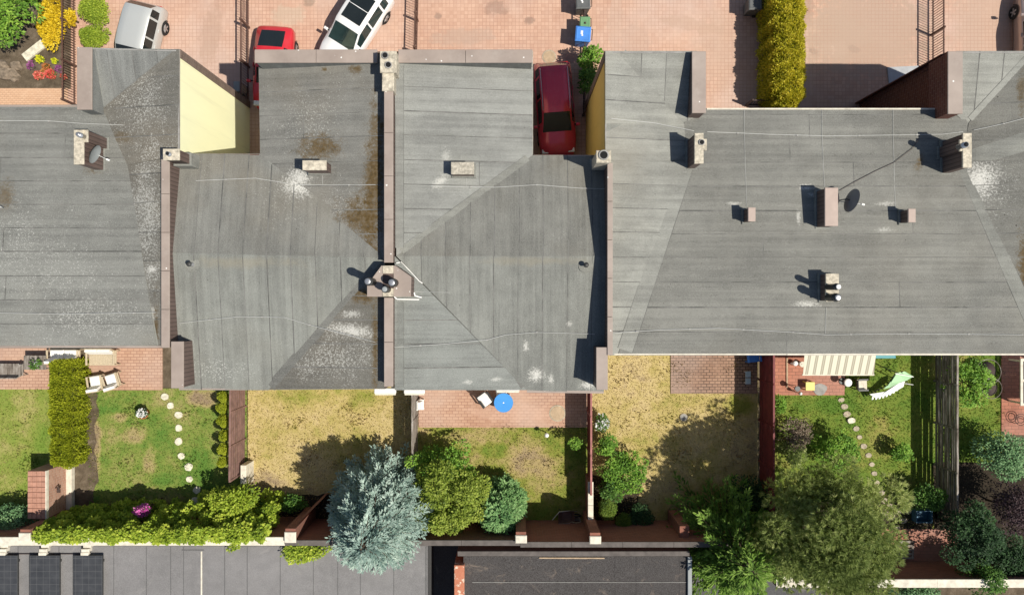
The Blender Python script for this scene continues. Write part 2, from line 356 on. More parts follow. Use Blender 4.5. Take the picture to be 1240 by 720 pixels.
M['valley'] = felt('valley_felt', (0.225,0.228,0.210,1), True, 0.12)
M['valley_dark'] = felt('valley_felt_dark', (0.150,0.150,0.140,1), True, 0.5)
tt = NT('bitumen_seam'); M['seam'] = tt.finish(tt.ramp(tt.noise(0.9, 5, 0.7), [(0.38, (0.085,0.085,0.079,1)), (0.58, (0.19,0.187,0.172,1))]), 0.9, 0.2)
t = NT('brown_sheet_metal')
col = t.ramp(t.noise(0.8, 5, 0.6), [(0.3, (0.275,0.222,0.188,1)), (0.7, (0.375,0.308,0.262,1))])
col = t.mix(t.step(t.noise(2.3, 7, 0.75), 0.55, 0.8, 0, 0.6), col, (0.20,0.155,0.13,1))
col = t.mix(t.step(t.noise(0.5, 6, 0.7), 0.5, 0.75, 0, 0.4), col, (0.50,0.44,0.38,1))
col = t.mix(t.math('LESS_THAN', t.math('ADD', t.voro(2.6), t.math('MULTIPLY', t.noise(9,4),0.08)), t.math('MULTIPLY', t.noise(0.8,2), 0.24)), col, (0.75,0.73,0.68,1))
M['coping'] = t.finish(col, 0.55, 0.4)
t = NT('brown_ribbed_cladding')
wv = t.n('ShaderNodeTexWave', wave_type='BANDS', bands_direction='Y'); wv.inputs['Scale'].default_value = 1.9; t.l(t.pos(), wv.inputs['Vector'])
M['cladding'] = t.finish(t.mix(t.step(wv.outputs[0], 0.0, 0.12), (0.05,0.036,0.03,1), t.ramp(t.noise(1.1,4), [(0.3,(0.105,0.072,0.061,1)),(0.7,(0.145,0.103,0.088,1))])), 0.6, 0.4, t.bump(wv.outputs[0], 0.4, 0.02))
M['conc'] = plain('pale_concrete', (0.40,0.365,0.295,1), 0.9, 0.45, 9, bump=0.4)
M['coping_dim'] = plain('dim_coping', (0.12,0.105,0.095,1), 0.9, 0.25, 3, bump=0.3)
M['conc_grey'] = plain('grey_concrete', (0.30,0.29,0.27,1), 0.9, 0.25, 3, bump=0.3)
M['mortar_cap'] = plain('pale_mortar', (0.49,0.44,0.345,1), 0.9, 0.45, 7, bump=0.5)
M['pink_cap'] = plain('pink_brown_cap', (0.43,0.34,0.288,1), 0.7, 0.12, 2)
M['dark'] = plain('black_void', (0.012,0.012,0.012,1), 0.9, 0.2)
M['steel'] = plain('flue_steel', (0.55,0.55,0.55,1), 0.35, 0.1, 5, metal=0.8)
M['steel_dark'] = plain('sooty_steel', (0.06,0.06,0.058,1), 0.5, 0.3, 8, metal=0.3)
M['white'] = plain('white_paint', (0.80,0.79,0.75,1), 0.5, 0.06, 3)
M['offwhite'] = plain('off_white_stone', (0.66,0.61,0.50,1), 0.85, 0.2, 4, bump=0.2)
M['wire'] = plain('zinc_wire', (0.55,0.55,0.52,1), 0.6, 0.1)
M['iron'] = plain('dark_iron', (0.075,0.052,0.045,1), 0.6, 0.25, 4)
M['iron_brown'] = plain('brown_painted_iron', (0.125,0.07,0.052,1), 0.6, 0.25, 4)
M['fence_red'] = plain('oxblood_boards', (0.155,0.030,0.030,1), 0.6, 0.3, 3)
M['fence_pink'] = plain('faded_red_boards', (0.32,0.13,0.115,1), 0.7, 0.3, 3)
M['fence_brown'] = plain('brown_stained_boards', (0.215,0.125,0.105,1), 0.7, 0.3, 3)
t = NT('weathered_grey_wood')
M['wood_grey'] = t.finish(t.ramp(t.noise(2.2, 6, 0.7, t.mapped(scale=(3,0.5,3))), [(0.34,(0.085,0.068,0.055,1)),(0.5,(0.22,0.19,0.16,1)),(0.68,(0.42,0.39,0.355,1))]), 0.85, 0.2)
M['wood_tan'] = plain('tan_wood', (0.42,0.31,0.20,1), 0.7, 0.2, 5)
M['cushion'] = plain('white_cushion', (0.83,0.81,0.76,1), 0.9, 0.05, 5)
M['rattan'] = plain('beige_rattan', (0.47,0.39,0.27,1), 0.8, 0.25, 25, bump=0.5)
M['blue_plastic'] = plain('blue_plastic', (0.06,0.22,0.62,1), 0.45, 0.08, 3)
M['bin_blue'] = plain('bin_blue', (0.07,0.24,0.66,1), 0.45, 0.12, 4)
M['bin_green'] = plain('bin_green', (0.14,0.29,0.14,1), 0.5, 0.12, 4)
M['bin_black'] = plain('bin_grey', (0.115,0.12,0.118,1), 0.5, 0.15, 4)
M['table_blue'] = plain('sky_blue_table', (0.055,0.27,0.66,1), 0.4, 0.06, 2)
M['terracotta'] = plain('terracotta', (0.40,0.14,0.06,1), 0.85, 0.15, 5)
t = NT('soil'); M['soil'] = t.finish(t.ramp(t.noise(1.6, 7, 0.7), [(0.3,(0.06,0.045,0.03,1)),(0.55,(0.135,0.105,0.072,1)),(0.75,(0.24,0.19,0.14,1))]), 0.95, 0.1, t.bump(t.noise(9,6,0.7), 0.7, 0.05))
t = NT('dark_shaded_soil'); M['soil_dark'] = t.finish(t.ramp(t.noise(1.6, 7, 0.7), [(0.3,(0.02,0.017,0.012,1)),(0.75,(0.065,0.05,0.035,1))]), 0.95, 0.1, t.bump(t.noise(9,6,0.7), 0.7, 0.05))  # dark soil, with shade under the planting also darkened into its colour
def flat_roof(name, c, line=(0.42,0.38,0.30,1), scuff=0.3):
    t = NT(name); col = t.ramp(t.math('ADD', t.math('MULTIPLY', t.noise(0.35,5,0.6), 0.6), t.math('MULTIPLY', t.noise(2.2,6,0.7), 0.4)),
        [(0.32, tuple(x*0.72 for x in c[:3])+(1,)), (0.68, tuple(x*1.22 for x in c[:3])+(1,))])
    col = t.mix(0.2, col, t.ramp(t.noise(38, 2, 0.7), [(0.35, (0.02,0.02,0.02,1)), (0.65, (0.42,0.42,0.41,1))]))
    col = t.mix(t.step(t.noise(0.9, 7, 0.75, None, 1.5), 0.55, 0.72, 0, scuff), col, line)
    return t.finish(col, 0.9, 0.2, t.bump(t.noise(6,5,0.7), 0.35, 0.02))
M['garage_l'] = flat_roof('garage_felt_grey', (0.205,0.196,0.192,1), (0.30,0.285,0.27,1), 0.45)
M['garage_r'] = flat_roof('garage_felt_brown', (0.030,0.023,0.021,1), (0.24,0.19,0.15,1), 0.7)
M['asphalt'] = flat_roof('yard_asphalt', (0.06,0.06,0.062,1))
t = NT('panel_tiles'); b = t.n('ShaderNodeTexBrick'); b.offset = 0.0; t.l(t.pos(), b.inputs['Vector']); b.inputs['Scale'].default_value = 1
for k, q in (('Brick Width',0.3),('Row Height',0.3),('Mortar Size',0.008)): b.inputs[k].default_value = q
M['panel'] = t.finish(t.mix(b.outputs['Fac'], t.ramp(t.noise(2,4), [(0.3,(0.037,0.039,0.043,1)),(0.7,(0.062,0.064,0.068,1))]), (0.10,0.10,0.10,1)), 0.4, 0.4)
t = NT('flaking_red_paint'); M['flaky'] = t.finish(t.ramp(t.noise(3.2, 6, 0.65), [(0.40,(0.70,0.60,0.47,1)),(0.46,(0.44,0.16,0.09,1)),(0.62,(0.50,0.20,0.12,1)),(0.70,(0.72,0.65,0.52,1))]), 0.85, 0.2)
t = NT('striped_canvas'); wv = t.n('ShaderNodeTexWave', wave_type='BANDS', bands_direction='X'); wv.inputs['Scale'].default_value = 0.9; t.l(t.pos(), wv.inputs['Vector'])
wv2 = t.n('ShaderNodeTexWave', wave_type='BANDS', bands_direction='X'); wv2.inputs['Scale'].default_value = 2.7; t.l(t.pos(), wv2.inputs['Vector'])
c_ = t.mix(t.step(wv.outputs[0], 0.55, 0.75), (0.62,0.59,0.47,1), (0.34,0.31,0.235,1)); M['stripe'] = t.finish(t.mix(t.step(wv2.outputs[0], 0.7, 0.9, 0, 0.4), c_, (0.68,0.66,0.56,1)), 0.85, 0.2)
M['canvas_green'] = plain('mint_canvas', (0.40,0.62,0.36,1), 0.8, 0.08, 3)
M['net_white'] = plain('white_fabric', (0.82,0.82,0.80,1), 0.85, 0.06, 6)

# foliage: colour differs leaf by leaf and clump by clump through the 'shade' attribute
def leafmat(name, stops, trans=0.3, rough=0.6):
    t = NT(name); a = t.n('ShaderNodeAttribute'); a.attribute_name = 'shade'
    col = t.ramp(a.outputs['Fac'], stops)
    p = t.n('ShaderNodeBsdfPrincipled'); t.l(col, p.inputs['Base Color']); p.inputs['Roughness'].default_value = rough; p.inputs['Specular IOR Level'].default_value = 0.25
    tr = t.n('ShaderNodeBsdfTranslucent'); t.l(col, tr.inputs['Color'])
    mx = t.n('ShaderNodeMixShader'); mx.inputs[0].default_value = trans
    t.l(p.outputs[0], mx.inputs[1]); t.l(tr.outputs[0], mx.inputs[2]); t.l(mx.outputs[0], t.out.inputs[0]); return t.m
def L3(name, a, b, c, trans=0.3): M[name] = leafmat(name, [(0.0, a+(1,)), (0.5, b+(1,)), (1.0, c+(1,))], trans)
L3('leaf_thuja_gold', (0.17,0.22,0.013), (0.37,0.42,0.025), (0.58,0.60,0.05), 0.35)
L3('leaf_thuja_gold2', (0.18,0.21,0.015), (0.60,0.56,0.04), (0.92,0.82,0.13), 0.4)
L3('leaf_ivy', (0.14,0.22,0.02), (0.33,0.44,0.04), (0.58,0.65,0.09), 0.35)
L3('leaf_green', (0.035,0.09,0.018), (0.085,0.19,0.03), (0.18,0.32,0.06))
L3('leaf_bright', (0.07,0.16,0.02), (0.17,0.34,0.04), (0.34,0.52,0.08))
L3('leaf_olive', (0.09,0.14,0.02), (0.24,0.32,0.04), (0.47,0.54,0.10), 0.35)
L3('leaf_dark', (0.016,0.04,0.014), (0.035,0.085,0.028), (0.075,0.15,0.05))
L3('leaf_ball', (0.06,0.12,0.02), (0.15,0.24,0.03), (0.28,0.36,0.06))
L3('leaf_yellow', (0.42,0.28,0.01), (0.68,0.48,0.015), (0.80,0.62,0.05), 0.2)
L3('leaf_spruce', (0.22,0.33,0.285), (0.45,0.585,0.51), (0.70,0.80,0.71), 0.3)
L3('leaf_yew', (0.07,0.15,0.06), (0.15,0.29,0.12), (0.30,0.45,0.20), 0.15)
L3('leaf_globe', (0.13,0.27,0.10), (0.26,0.46,0.17), (0.44,0.62,0.28), 0.2)
L3('leaf_pine', (0.14,0.19,0.05), (0.38,0.46,0.145), (0.72,0.75,0.33), 0.5)
L3('leaf_cypress', (0.09,0.17,0.03), (0.24,0.40,0.07), (0.48,0.64,0.16), 0.35)
L3('leaf_purple', (0.035,0.02,0.022), (0.075,0.045,0.05), (0.15,0.10,0.10), 0.2)
L3('leaf_brown', (0.07,0.05,0.035), (0.17,0.125,0.085), (0.30,0.24,0.17), 0.1)
L3('flower_pink', (0.35,0.05,0.22), (0.62,0.10,0.42), (0.75,0.30,0.58), 0.2)
L3('flower_red', (0.42,0.05,0.04), (0.66,0.10,0.08), (0.75,0.28,0.20), 0.2)
L3('flower_violet', (0.16,0.04,0.13), (0.28,0.08,0.22), (0.40,0.16,0.32), 0.2)
L3('flower_white', (0.55,0.56,0.52), (0.74,0.74,0.72), (0.82,0.82,0.80), 0.2)
L3('flower_orange', (0.35,0.10,0.03), (0.5,0.2,0.06), (0.55,0.30,0.1), 0.2)
L3('leaf_lime', (0.42,0.46,0.01), (0.62,0.62,0.02), (0.74,0.72,0.05), 0.2)
M['bark'] = plain('bark', (0.09,0.065,0.045,1), 0.9, 0.4, 12, bump=0.6)
M['bark_grey'] = plain('grey_bark', (0.20,0.16,0.13,1), 0.9, 0.4, 12, bump=0.6)
ZONES = [(390,478,100,26,.13),(320,590,34,45,-.10),(365,545,40,30,-.05),(640,560,44,28,-.13),(600,545,24,14,.09),(690,600,30,30,.05),(560,530,40,12,-.06),(770,455,60,46,-.05),(895,492,24,22,.14),(735,520,30,40,.05),(830,470,40,30,.04),
    (165,525,24,15,-.15),(145,505,14,9,-.12),(182,556,12,24,-.12),(245,482,26,15,-.20),(130,492,18,16,.08),(240,560,26,24,.08),(205,580,40,12,.08),(30,500,24,60,-.05),(50,560,14,60,.06),(1000,490,40,14,.10),(1075,520,30,26,-.05),(115,540,10,60,-.22)]
def grassmat(name, dry, mid, green, bias, blades=True):
    t = NT(name)
    f = t.math('ADD', t.math('MULTIPLY', t.noise(0.34, 5, 0.62), 0.62), t.math('MULTIPLY', t.noise(1.9, 6, 0.7), 0.38))
    f = t.math('ADD', f, bias)
    rag = t.math('MULTIPLY', t.math('SUBTRACT', t.noise(1.4, 5, 0.7), 0.5), 0.8)
    lim = {'dry':(299,920),'mixed':(506,711),'green':(108,300),'mown':(-50,64),'gold':(921,1216)}.get(name.split('_')[1], (0,0))
    for (zx,zy,zrx,zry,dv) in ZONES:
        if lim[0] <= zx <= lim[1] and not (name.endswith('dry') and 506 < zx < 711): f = t.math('ADD', f, t.step(t.math('ADD', t.ell(zx,zy,zrx,zry,0,0.0), rag), 0.0, 0.7, 0, dv))
    if blades:
        a = t.n('ShaderNodeAttribute'); a.attribute_name = 'shade'
        f = t.math('ADD', f, t.math('MULTIPLY', t.math('SUBTRACT', a.outputs['Fac'], 0.5), 0.26))
    col = t.ramp(f, [(0.27, (0.27,0.20,0.13,1)), (0.39, dry+(1,)), (0.50, mid+(1,)), (0.62, green+(1,))])
    n_ = None if blades else t.bump(t.noise(14, 6, 0.75), 0.8, 0.05)
    if blades:
        p = t.n('ShaderNodeBsdfDiffuse'); t.l(col, p.inputs[0]); tr = t.n('ShaderNodeBsdfTranslucent'); t.l(col, tr.inputs[0])
        mx = t.n('ShaderNodeMixShader'); mx.inputs[0].default_value = 0.3; t.l(p.outputs[0], mx.inputs[1]); t.l(tr.outputs[0], mx.inputs[2]); t.l(mx.outputs[0], t.out.inputs[0]); return t.m
    return t.finish(col, 0.95, 0.1, n_)
for nm, d, m_, g_, bi in (('dry', (0.52,0.41,0.20), (0.42,0.34,0.125), (0.24,0.25,0.05), -0.06), ('mixed', (0.38,0.30,0.13), (0.23,0.24,0.05), (0.13,0.20,0.03), 0.0),
                          ('green', (0.36,0.30,0.13), (0.20,0.25,0.055), (0.105,0.20,0.035), 0.02), ('mown', (0.36,0.33,0.12), (0.24,0.28,0.06), (0.165,0.25,0.04), 0.02),
                          ('shade', (0.30,0.22,0.10), (0.22,0.18,0.06), (0.15,0.16,0.04), 0.0), ('gold', (0.30,0.27,0.08), (0.165,0.215,0.038), (0.095,0.17,0.026), 0.03)):
    M['turf_'+nm] = grassmat('turf_'+nm, d, m_, g_, bi, False); M['grass_'+nm] = grassmat('grass_'+nm, d, m_, g_, bi, True)
# ---------------------------------------------------------------- vegetation builders
M['core'] = plain('inner_twigs', (0.10,0.115,0.02,1), 0.95, 0.4, 8, bump=0.6)
RNG = np.random.default_rng(11); random.seed(5)
def fast_mesh(name, verts, nper, mat, shade=None):
    """verts (N*nper,3): N polygons with nper corners each"""
    nv = len(verts); nf = nv//nper; me = bpy.data.meshes.new(name)
    me.vertices.add(nv); me.vertices.foreach_set('co', np.asarray(verts, dtype=np.float32).ravel())
    me.loops.add(nv); me.loops.foreach_set('vertex_index', np.arange(nv, dtype=np.int32))
    me.polygons.add(nf); me.polygons.foreach_set('loop_start', np.arange(0, nv, nper, dtype=np.int32))
    me.polygons.foreach_set('loop_total', np.full(nf, nper, dtype=np.int32))
    me.materials.append(mat)
    if shade is not None:
        at = me.attributes.new('shade', 'FLOAT', 'POINT'); at.data.foreach_set('value', np.repeat(shade, nper).astype(np.float32))
    me.update(calc_edges=True); me.validate(); return me
def unit(v): return v/np.maximum(np.linalg.norm(v, axis=1, keepdims=True), 1e-6)
def leaf_quads(p, d, n, ln, wd):
    """rhombic leaves: base p, direction d, normal n"""
    d = unit(d); s = unit(np.cross(d, n)); n2 = np.cross(s, d)
    ln = np.asarray(ln).reshape(-1,1)*np.ones((len(p),1)); wd = np.asarray(wd).reshape(-1,1)*np.ones((len(p),1))
    a = p; b = p+d*ln*0.45+s*wd*0.5+n2*wd*0.12; c = p+d*ln; e = p+d*ln*0.45-s*wd*0.5+n2*wd*0.12
    return np.stack([a,b,c,e], axis=1).reshape(-1,3)
def world_obj(name, me, parent):
    o = bpy.data.objects.new(name, me); COL.objects.link(o)
    if parent is not None:
        o.parent = parent
        if parent.name in ROOTM: o.matrix_parent_inverse = ROOTM[parent.name].inverted()
    return o
def rand_dirs(n, up=0.0):
    v = RNG.normal(size=(n,3)); v = unit(v)
    if up: v[:,2] = np.where(v[:,2] < -up, -v[:,2], v[:,2])
    return v
def lobes_for(c, rx, ry, rz, n, spread=0.75, size=(0.3,0.5)):
    out = []
    for i in range(n):
        d = rand_dirs(1, 0.35)[0]
        r = RNG.uniform(0.45, 1.0)**0.6*spread; s = RNG.uniform(*size)
        out.append((c[0]+d[0]*rx*r, c[1]+d[1]*ry*r, c[2]+d[2]*rz*r, rx*s, ry*s, rz*s*1.05))
    return out
def leaf_cloud(name, lobes, count, ln, wd, mat, parent, droop=0.25, jit=0.5, shell=0.35):
    """leaves on the shells of many lobes; each lobe has a tone of its own"""
    vol = np.array([(l[3]*l[4]*l[5])**(2/3) for l in lobes]); cnt = np.maximum(6, (count*vol/vol.sum()).astype(int))
    P, D, N, S = [], [], [], []
    for l, k in zip(lobes, cnt):
        d = rand_dirs(k, 0.55); r = (1-shell*RNG.random(k)**1.5)[:,None]
        p = np.array(l[:3]) + d*r*np.array(l[3:6])
        p[:,2] = np.maximum(p[:,2], 0.03)
        tw = rand_dirs(k)
        dd = unit(d*np.array([1,1,0.6]) + tw*jit + np.array([0,0,-droop])); nn = unit(d+np.array([0,0,0.8])+rand_dirs(k)*0.6)
        P.append(p); D.append(dd); N.append(nn); tone = RNG.normal(0, 0.16)
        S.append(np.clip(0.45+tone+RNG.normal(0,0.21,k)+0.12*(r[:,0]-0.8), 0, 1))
    P, D, N, S = map(np.concatenate, (P, D, N, S)); k = len(P); sz = RNG.uniform(0.5, 1.5, k)
    return world_obj(name, fast_mesh(name, leaf_quads(P, D, N, ln*sz, wd*sz), 4, mat, S), parent)
def stems(name, base, lobes, r, mat, parent, n=7):
    mb = MB(); top = max(l[2] for l in lobes); b = Vector(base); cx = sum(l[0] for l in lobes)/len(lobes); cy = sum(l[1] for l in lobes)/len(lobes)
    fork = Vector((b.x+(cx-b.x)*0.4, b.y+(cy-b.y)*0.4, max(0.15, top*0.35)))
    mb.tube([b-Vector((0,0,0.05)), (b+fork)/2+Vector((r*0.4,0,0)), fork], [r*1.25, r, r*0.75], 7)
    for l in random.sample(lobes, min(n, len(lobes))):
        q = Vector(l[:3]); mid = (fork+q)/2+Vector((random.uniform(-.1,.1), random.uniform(-.1,.1), 0.08))
        mb.tube([fork, mid, q], [r*0.55, r*0.36, r*0.12], 5)
    return mb.build(name, mat, parent, True)
def shrub(name, label, cat, px, py, rpx, h, mat, leaf=0.11, dens=230, n=14, ry=None, group=None, zc=None, rz=None, wd=0.62, size=(0.3,0.5), trunk=0.05, flower=None, spread=0.75, droop=0.25, bark='bark'):
    """px,py: where the middle of the crown shows; the crown's middle height is zc"""
    leaf = leaf*0.78; zc = h*0.55 if zc is None else zc; k = (H-zc)/F; c = W(px, py, zc); rx = rpx*k; ry_ = (ry or rpx)*k; rz = (h-zc) if rz is None else rz
    t = thing(name, (c.x, c.y, 0), label, cat, group)
    lb = lobes_for(c, rx, ry_, rz, n, spread, size) + [(c.x, c.y, c.z-rz*0.1, rx*0.62, ry_*0.62, rz*0.75)]
    area = 2.2*math.pi*rx*ry_ + 3*(rx+ry_)*rz
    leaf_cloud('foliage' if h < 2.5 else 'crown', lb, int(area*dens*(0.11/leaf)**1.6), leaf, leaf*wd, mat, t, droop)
    stems('stem' if h < 2.5 else 'trunk', (c.x, c.y, 0), lb, trunk, M[bark], t)
    if flower: leaf_cloud('blossom', [(l[0],l[1],l[2]+0.04,l[3]*1.02,l[4]*1.02,l[5]*1.02) for l in lb], int(area*flower[1]), flower[2], flower[2]*0.8, flower[0], t, 0.0)
    return t
def hedge_leaves(name, x0, y0, x1, y1, z0, z1, mat, parent, dens=330, leaf=0.10, round_=0.25, bulge=0.065):
    """clipped conifer hedge: sprays standing out of a rounded box, tone drifting in clumps"""
    sx, sy, sz = x1-x0, y1-y0, z1-z0
    A = {'top': sx*sy, 'x': 2*sy*sz, 'y': 2*sx*sz}; P, Nn = [], []
    for key, k_ in A.items():
        k = int(k_*dens*(1.0 if key == 'top' else 0.55)); u, v = RNG.random(k), RNG.random(k); sgn = RNG.integers(0, 2, k)
        if key == 'top': p = np.stack([x0+u*sx, y0+v*sy, np.full(k, z1)], 1); n = np.tile([0,0,1.0], (k,1))
        elif key == 'x': p = np.stack([np.where(sgn, x1, x0), y0+u*sy, z0+v*sz], 1); n = np.stack([np.where(sgn,1.0,-1.0), np.zeros(k), np.zeros(k)], 1)
        else: p = np.stack([x0+u*sx, np.where(sgn, y1, y0), z0+v*sz], 1); n = np.stack([np.zeros(k), np.where(sgn,1.0,-1.0), np.zeros(k)], 1)
        P.append(p); Nn.append(n)
    P, Nn = np.concatenate(P), np.concatenate(Nn); k = len(P)
    cl = np.stack([np.clip(P[:,0], x0+round_, x1-round_), np.clip(P[:,1], y0+round_, y1-round_), np.clip(P[:,2], z0-1, z1-round_)], 1)
    d = P-cl; L = np.linalg.norm(d, axis=1, keepdims=True); far = L > round_; P = np.where(far, cl+d/np.maximum(L,1e-6)*round_, P); Nn = unit(np.where(L > 0.05, d, Nn)+1e-6)
    ph = RNG.uniform(0, 6, 6)
    f = (np.sin(P[:,0]*2.1+ph[0])+np.sin(P[:,1]*1.3+ph[1])+np.sin(P[:,1]*0.47+ph[4])+np.sin(P[:,2]*3.3+ph[2])+np.sin((P[:,0]+P[:,1])*6.3+ph[3])+np.sin((P[:,0]-P[:,1])*7.9+ph[4]))/5
    f2 = (np.sin(P[:,0]*11.3+ph[5])+np.sin(P[:,1]*9.7+ph[2]*2)+np.sin((P[:,0]+P[:,1]*1.7)*15.1+ph[0])+np.sin((P[:,2]*1.3-P[:,1])*13+ph[3]))/4
    keep = RNG.random(k) < np.clip(0.92+0.75*f2, 0.12, 1); P, Nn, f, f2 = P[keep], Nn[keep], f[keep], f2[keep]; k = len(P)
    P = P + Nn*(f*bulge*2.6+f2*0.07+RNG.uniform(-0.13, 0.06, k))[:,None]
    D = unit(Nn*0.75+np.array([0,0,0.45])+rand_dirs(k)*0.75); N2 = rand_dirs(k)
    S = np.clip(0.5+0.35*f+0.15*f2+RNG.normal(0,0.22,k), 0, 1); sz_ = RNG.uniform(0.7,1.4,k)
    P[:,2] = np.maximum(P[:,2], 0.02)
    return world_obj(name, fast_mesh(name, leaf_quads(P, D, N2, leaf*sz_, leaf*0.55*sz_), 4, mat, S), parent)
def hedge(name, label, cat, pxr, h, mat, group=None, dens=330, leaf=0.10, core='leaf_dark', round_=0.3):
    """pxr: rectangle in the photo of the hedge's top face"""
    a = W(pxr[0], pxr[3], h); b = W(pxr[2], pxr[1], h)
    t = thing(name, ((a.x+b.x)/2, (a.y+b.y)/2, 0), label, cat, group)
    mb = MB(); mb.bbox(a.x+0.22, a.y+0.22, 0.0, b.x-0.22, b.y-0.22, h-0.22, 0.2); me_ = mb.build('twig_core', M['core'], t)
    hedge_leaves('foliage', a.x, a.y, b.x, b.y, 0.05, h, mat, t, dens, leaf, round_)
    return t
def spikes(P, D, ln, wd):
    """each shoot: two crossed rhombs"""
    n1 = rand_dirs(len(P)); q1 = leaf_quads(P, D, n1, ln, wd); s = np.cross(unit(D), n1); q2 = leaf_quads(P, D, s+1e-4, ln, wd)
    return np.concatenate([q1, q2])
def conifer(name, label, base_px, h, r, mat, levels=22, per=12, shoot=0.24, wd=0.075, droop=0.15, zlow=0.35, taper=0.85, step=0.16, group=None, ragged=0.18, cat='tree', lean=(0,0), upturn=0.4, side=0.85, twig=0.45, dead=0.0):
    b = W(*base_px, 0); t = thing(name, (b.x, b.y, 0), label, cat, group); mb = MB()
    top = Vector((b.x+lean[0], b.y+lean[1], h)); mb.tube([b-Vector((0,0,0.1)), (b+top)/2, top], [0.045*r*1.4+0.05, 0.03*r+0.04, 0.012], 8); mb.build('trunk', M['bark'], t, True)
    P, D, S = [], [], []; lim = MB()
    for i in range(levels):
        fz = (i+0.5)/levels; z = zlow+(h-zlow)*fz; R = r*(1-fz)**taper + 0.10; k = max(4, int(per*(0.35+0.65*(1-fz)))); off = RNG.uniform(0, 6.28)
        for j in range(k):
            a = off+6.283*j/k+RNG.uniform(-0.25,0.25); L = R*RNG.uniform(1-ragged, 1+ragged*0.6); zz = z+RNG.uniform(-0.15,0.15)
            ax = np.array([math.cos(a), math.sin(a), 0]); o = np.array([b.x+lean[0]*zz/h, b.y+lean[1]*zz/h, zz]); tone = RNG.normal(0,0.15)
            m = max(3, int(L/step)); dr = droop*RNG.uniform(0.5,1.5)
            pt = lambda s_: o+ax*L*s_+np.array([0,0,-dr*L*s_+upturn*dr*L*s_*s_*1.6+0.12*L*(1-fz)*0])
            if L > 0.7: lim.tube([pt(0), pt(0.5), pt(0.9)], [0.025, 0.016, 0.006], 4, caps=False)
            for s_ in np.linspace(0.12, 1.0, m):
                p = pt(s_); q = max(1, int(3+2*(L*(1-s_)>0.2)))
                wl = twig*L*(1.05-s_)*0.75+0.05
                for e in range(q):
                    sg = RNG.choice([-1,1]); an = a+sg*RNG.uniform(0.25, 1.15)*side; dv = np.array([math.cos(an), math.sin(an), RNG.uniform(-0.1,0.5)]); u = RNG.random()*wl
                    pp = p+np.array([math.cos(an), math.sin(an), 0.05])*u
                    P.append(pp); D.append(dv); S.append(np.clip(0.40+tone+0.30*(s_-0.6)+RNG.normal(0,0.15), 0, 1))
            P.append(pt(0.96)); D.append(ax+np.array([0,0,0.25])); S.append(0.8)
    P, D, S = np.array(P), np.array(D), np.array(S); P[:,2] = np.maximum(P[:,2], 0.05); k = len(P); sz = RNG.uniform(0.7,1.3,k)
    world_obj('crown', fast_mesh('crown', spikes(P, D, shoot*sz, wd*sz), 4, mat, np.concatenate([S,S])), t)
    lim.build('limbs', M['bark'], t, True); return t
def pine(name, label, base, lobes, mat, tufts=2300, needles=16, ln=0.19, wd=0.02, group=None, trunk=0.16, dirup=0.5, bark='bark'):
    """rounded pine: needle tufts at shoot ends over uneven boughs"""
    t = thing(name, (base.x, base.y, 0), label, 'tree', group)
    vol = np.array([(l[3]*l[4]*l[5])**(2/3) for l in lobes]); cnt = np.maximum(8, (tufts*vol/vol.sum()).astype(int)); P, D, S = [], [], []
    for l, k in zip(lobes, cnt):
        d = rand_dirs(k, 0.45); r = (1-0.5*RNG.random(k)**1.6)[:,None]; p = np.array(l[:3])+d*r*np.array(l[3:6]); p[:,2] = np.maximum(p[:,2], 0.1)
        tone = RNG.normal(0,0.15); up = unit(d*0.8+np.array([0,0,dirup])+rand_dirs(k)*0.35)
        P.append(np.repeat(p, needles, 0)); dd = unit(np.repeat(up, needles, 0)+rand_dirs(k*needles)*0.62); D.append(dd)
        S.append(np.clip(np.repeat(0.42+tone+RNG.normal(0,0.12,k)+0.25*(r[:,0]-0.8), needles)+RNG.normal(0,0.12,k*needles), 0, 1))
    P, D, S = map(np.concatenate, (P, D, S)); k = len(P); sz = RNG.uniform(0.7,1.2,k)
    world_obj('crown', fast_mesh('crown', leaf_quads(P, D, rand_dirs(k), ln*sz, wd*sz), 4, mat, S), t)
    stems('trunk', (base.x, base.y, 0), lobes, trunk, M[bark], t, 14); return t
def inside(poly, x, y):
    c = np.zeros(len(x), bool); j = len(poly)-1
    for i in range(len(poly)):
        xi, yi = poly[i]; xj, yj = poly[j]
        c ^= ((yi > y) != (yj > y)) & (x < (xj-xi)*(y-yi)/(yj-yi+1e-12)+xi); j = i
    return c
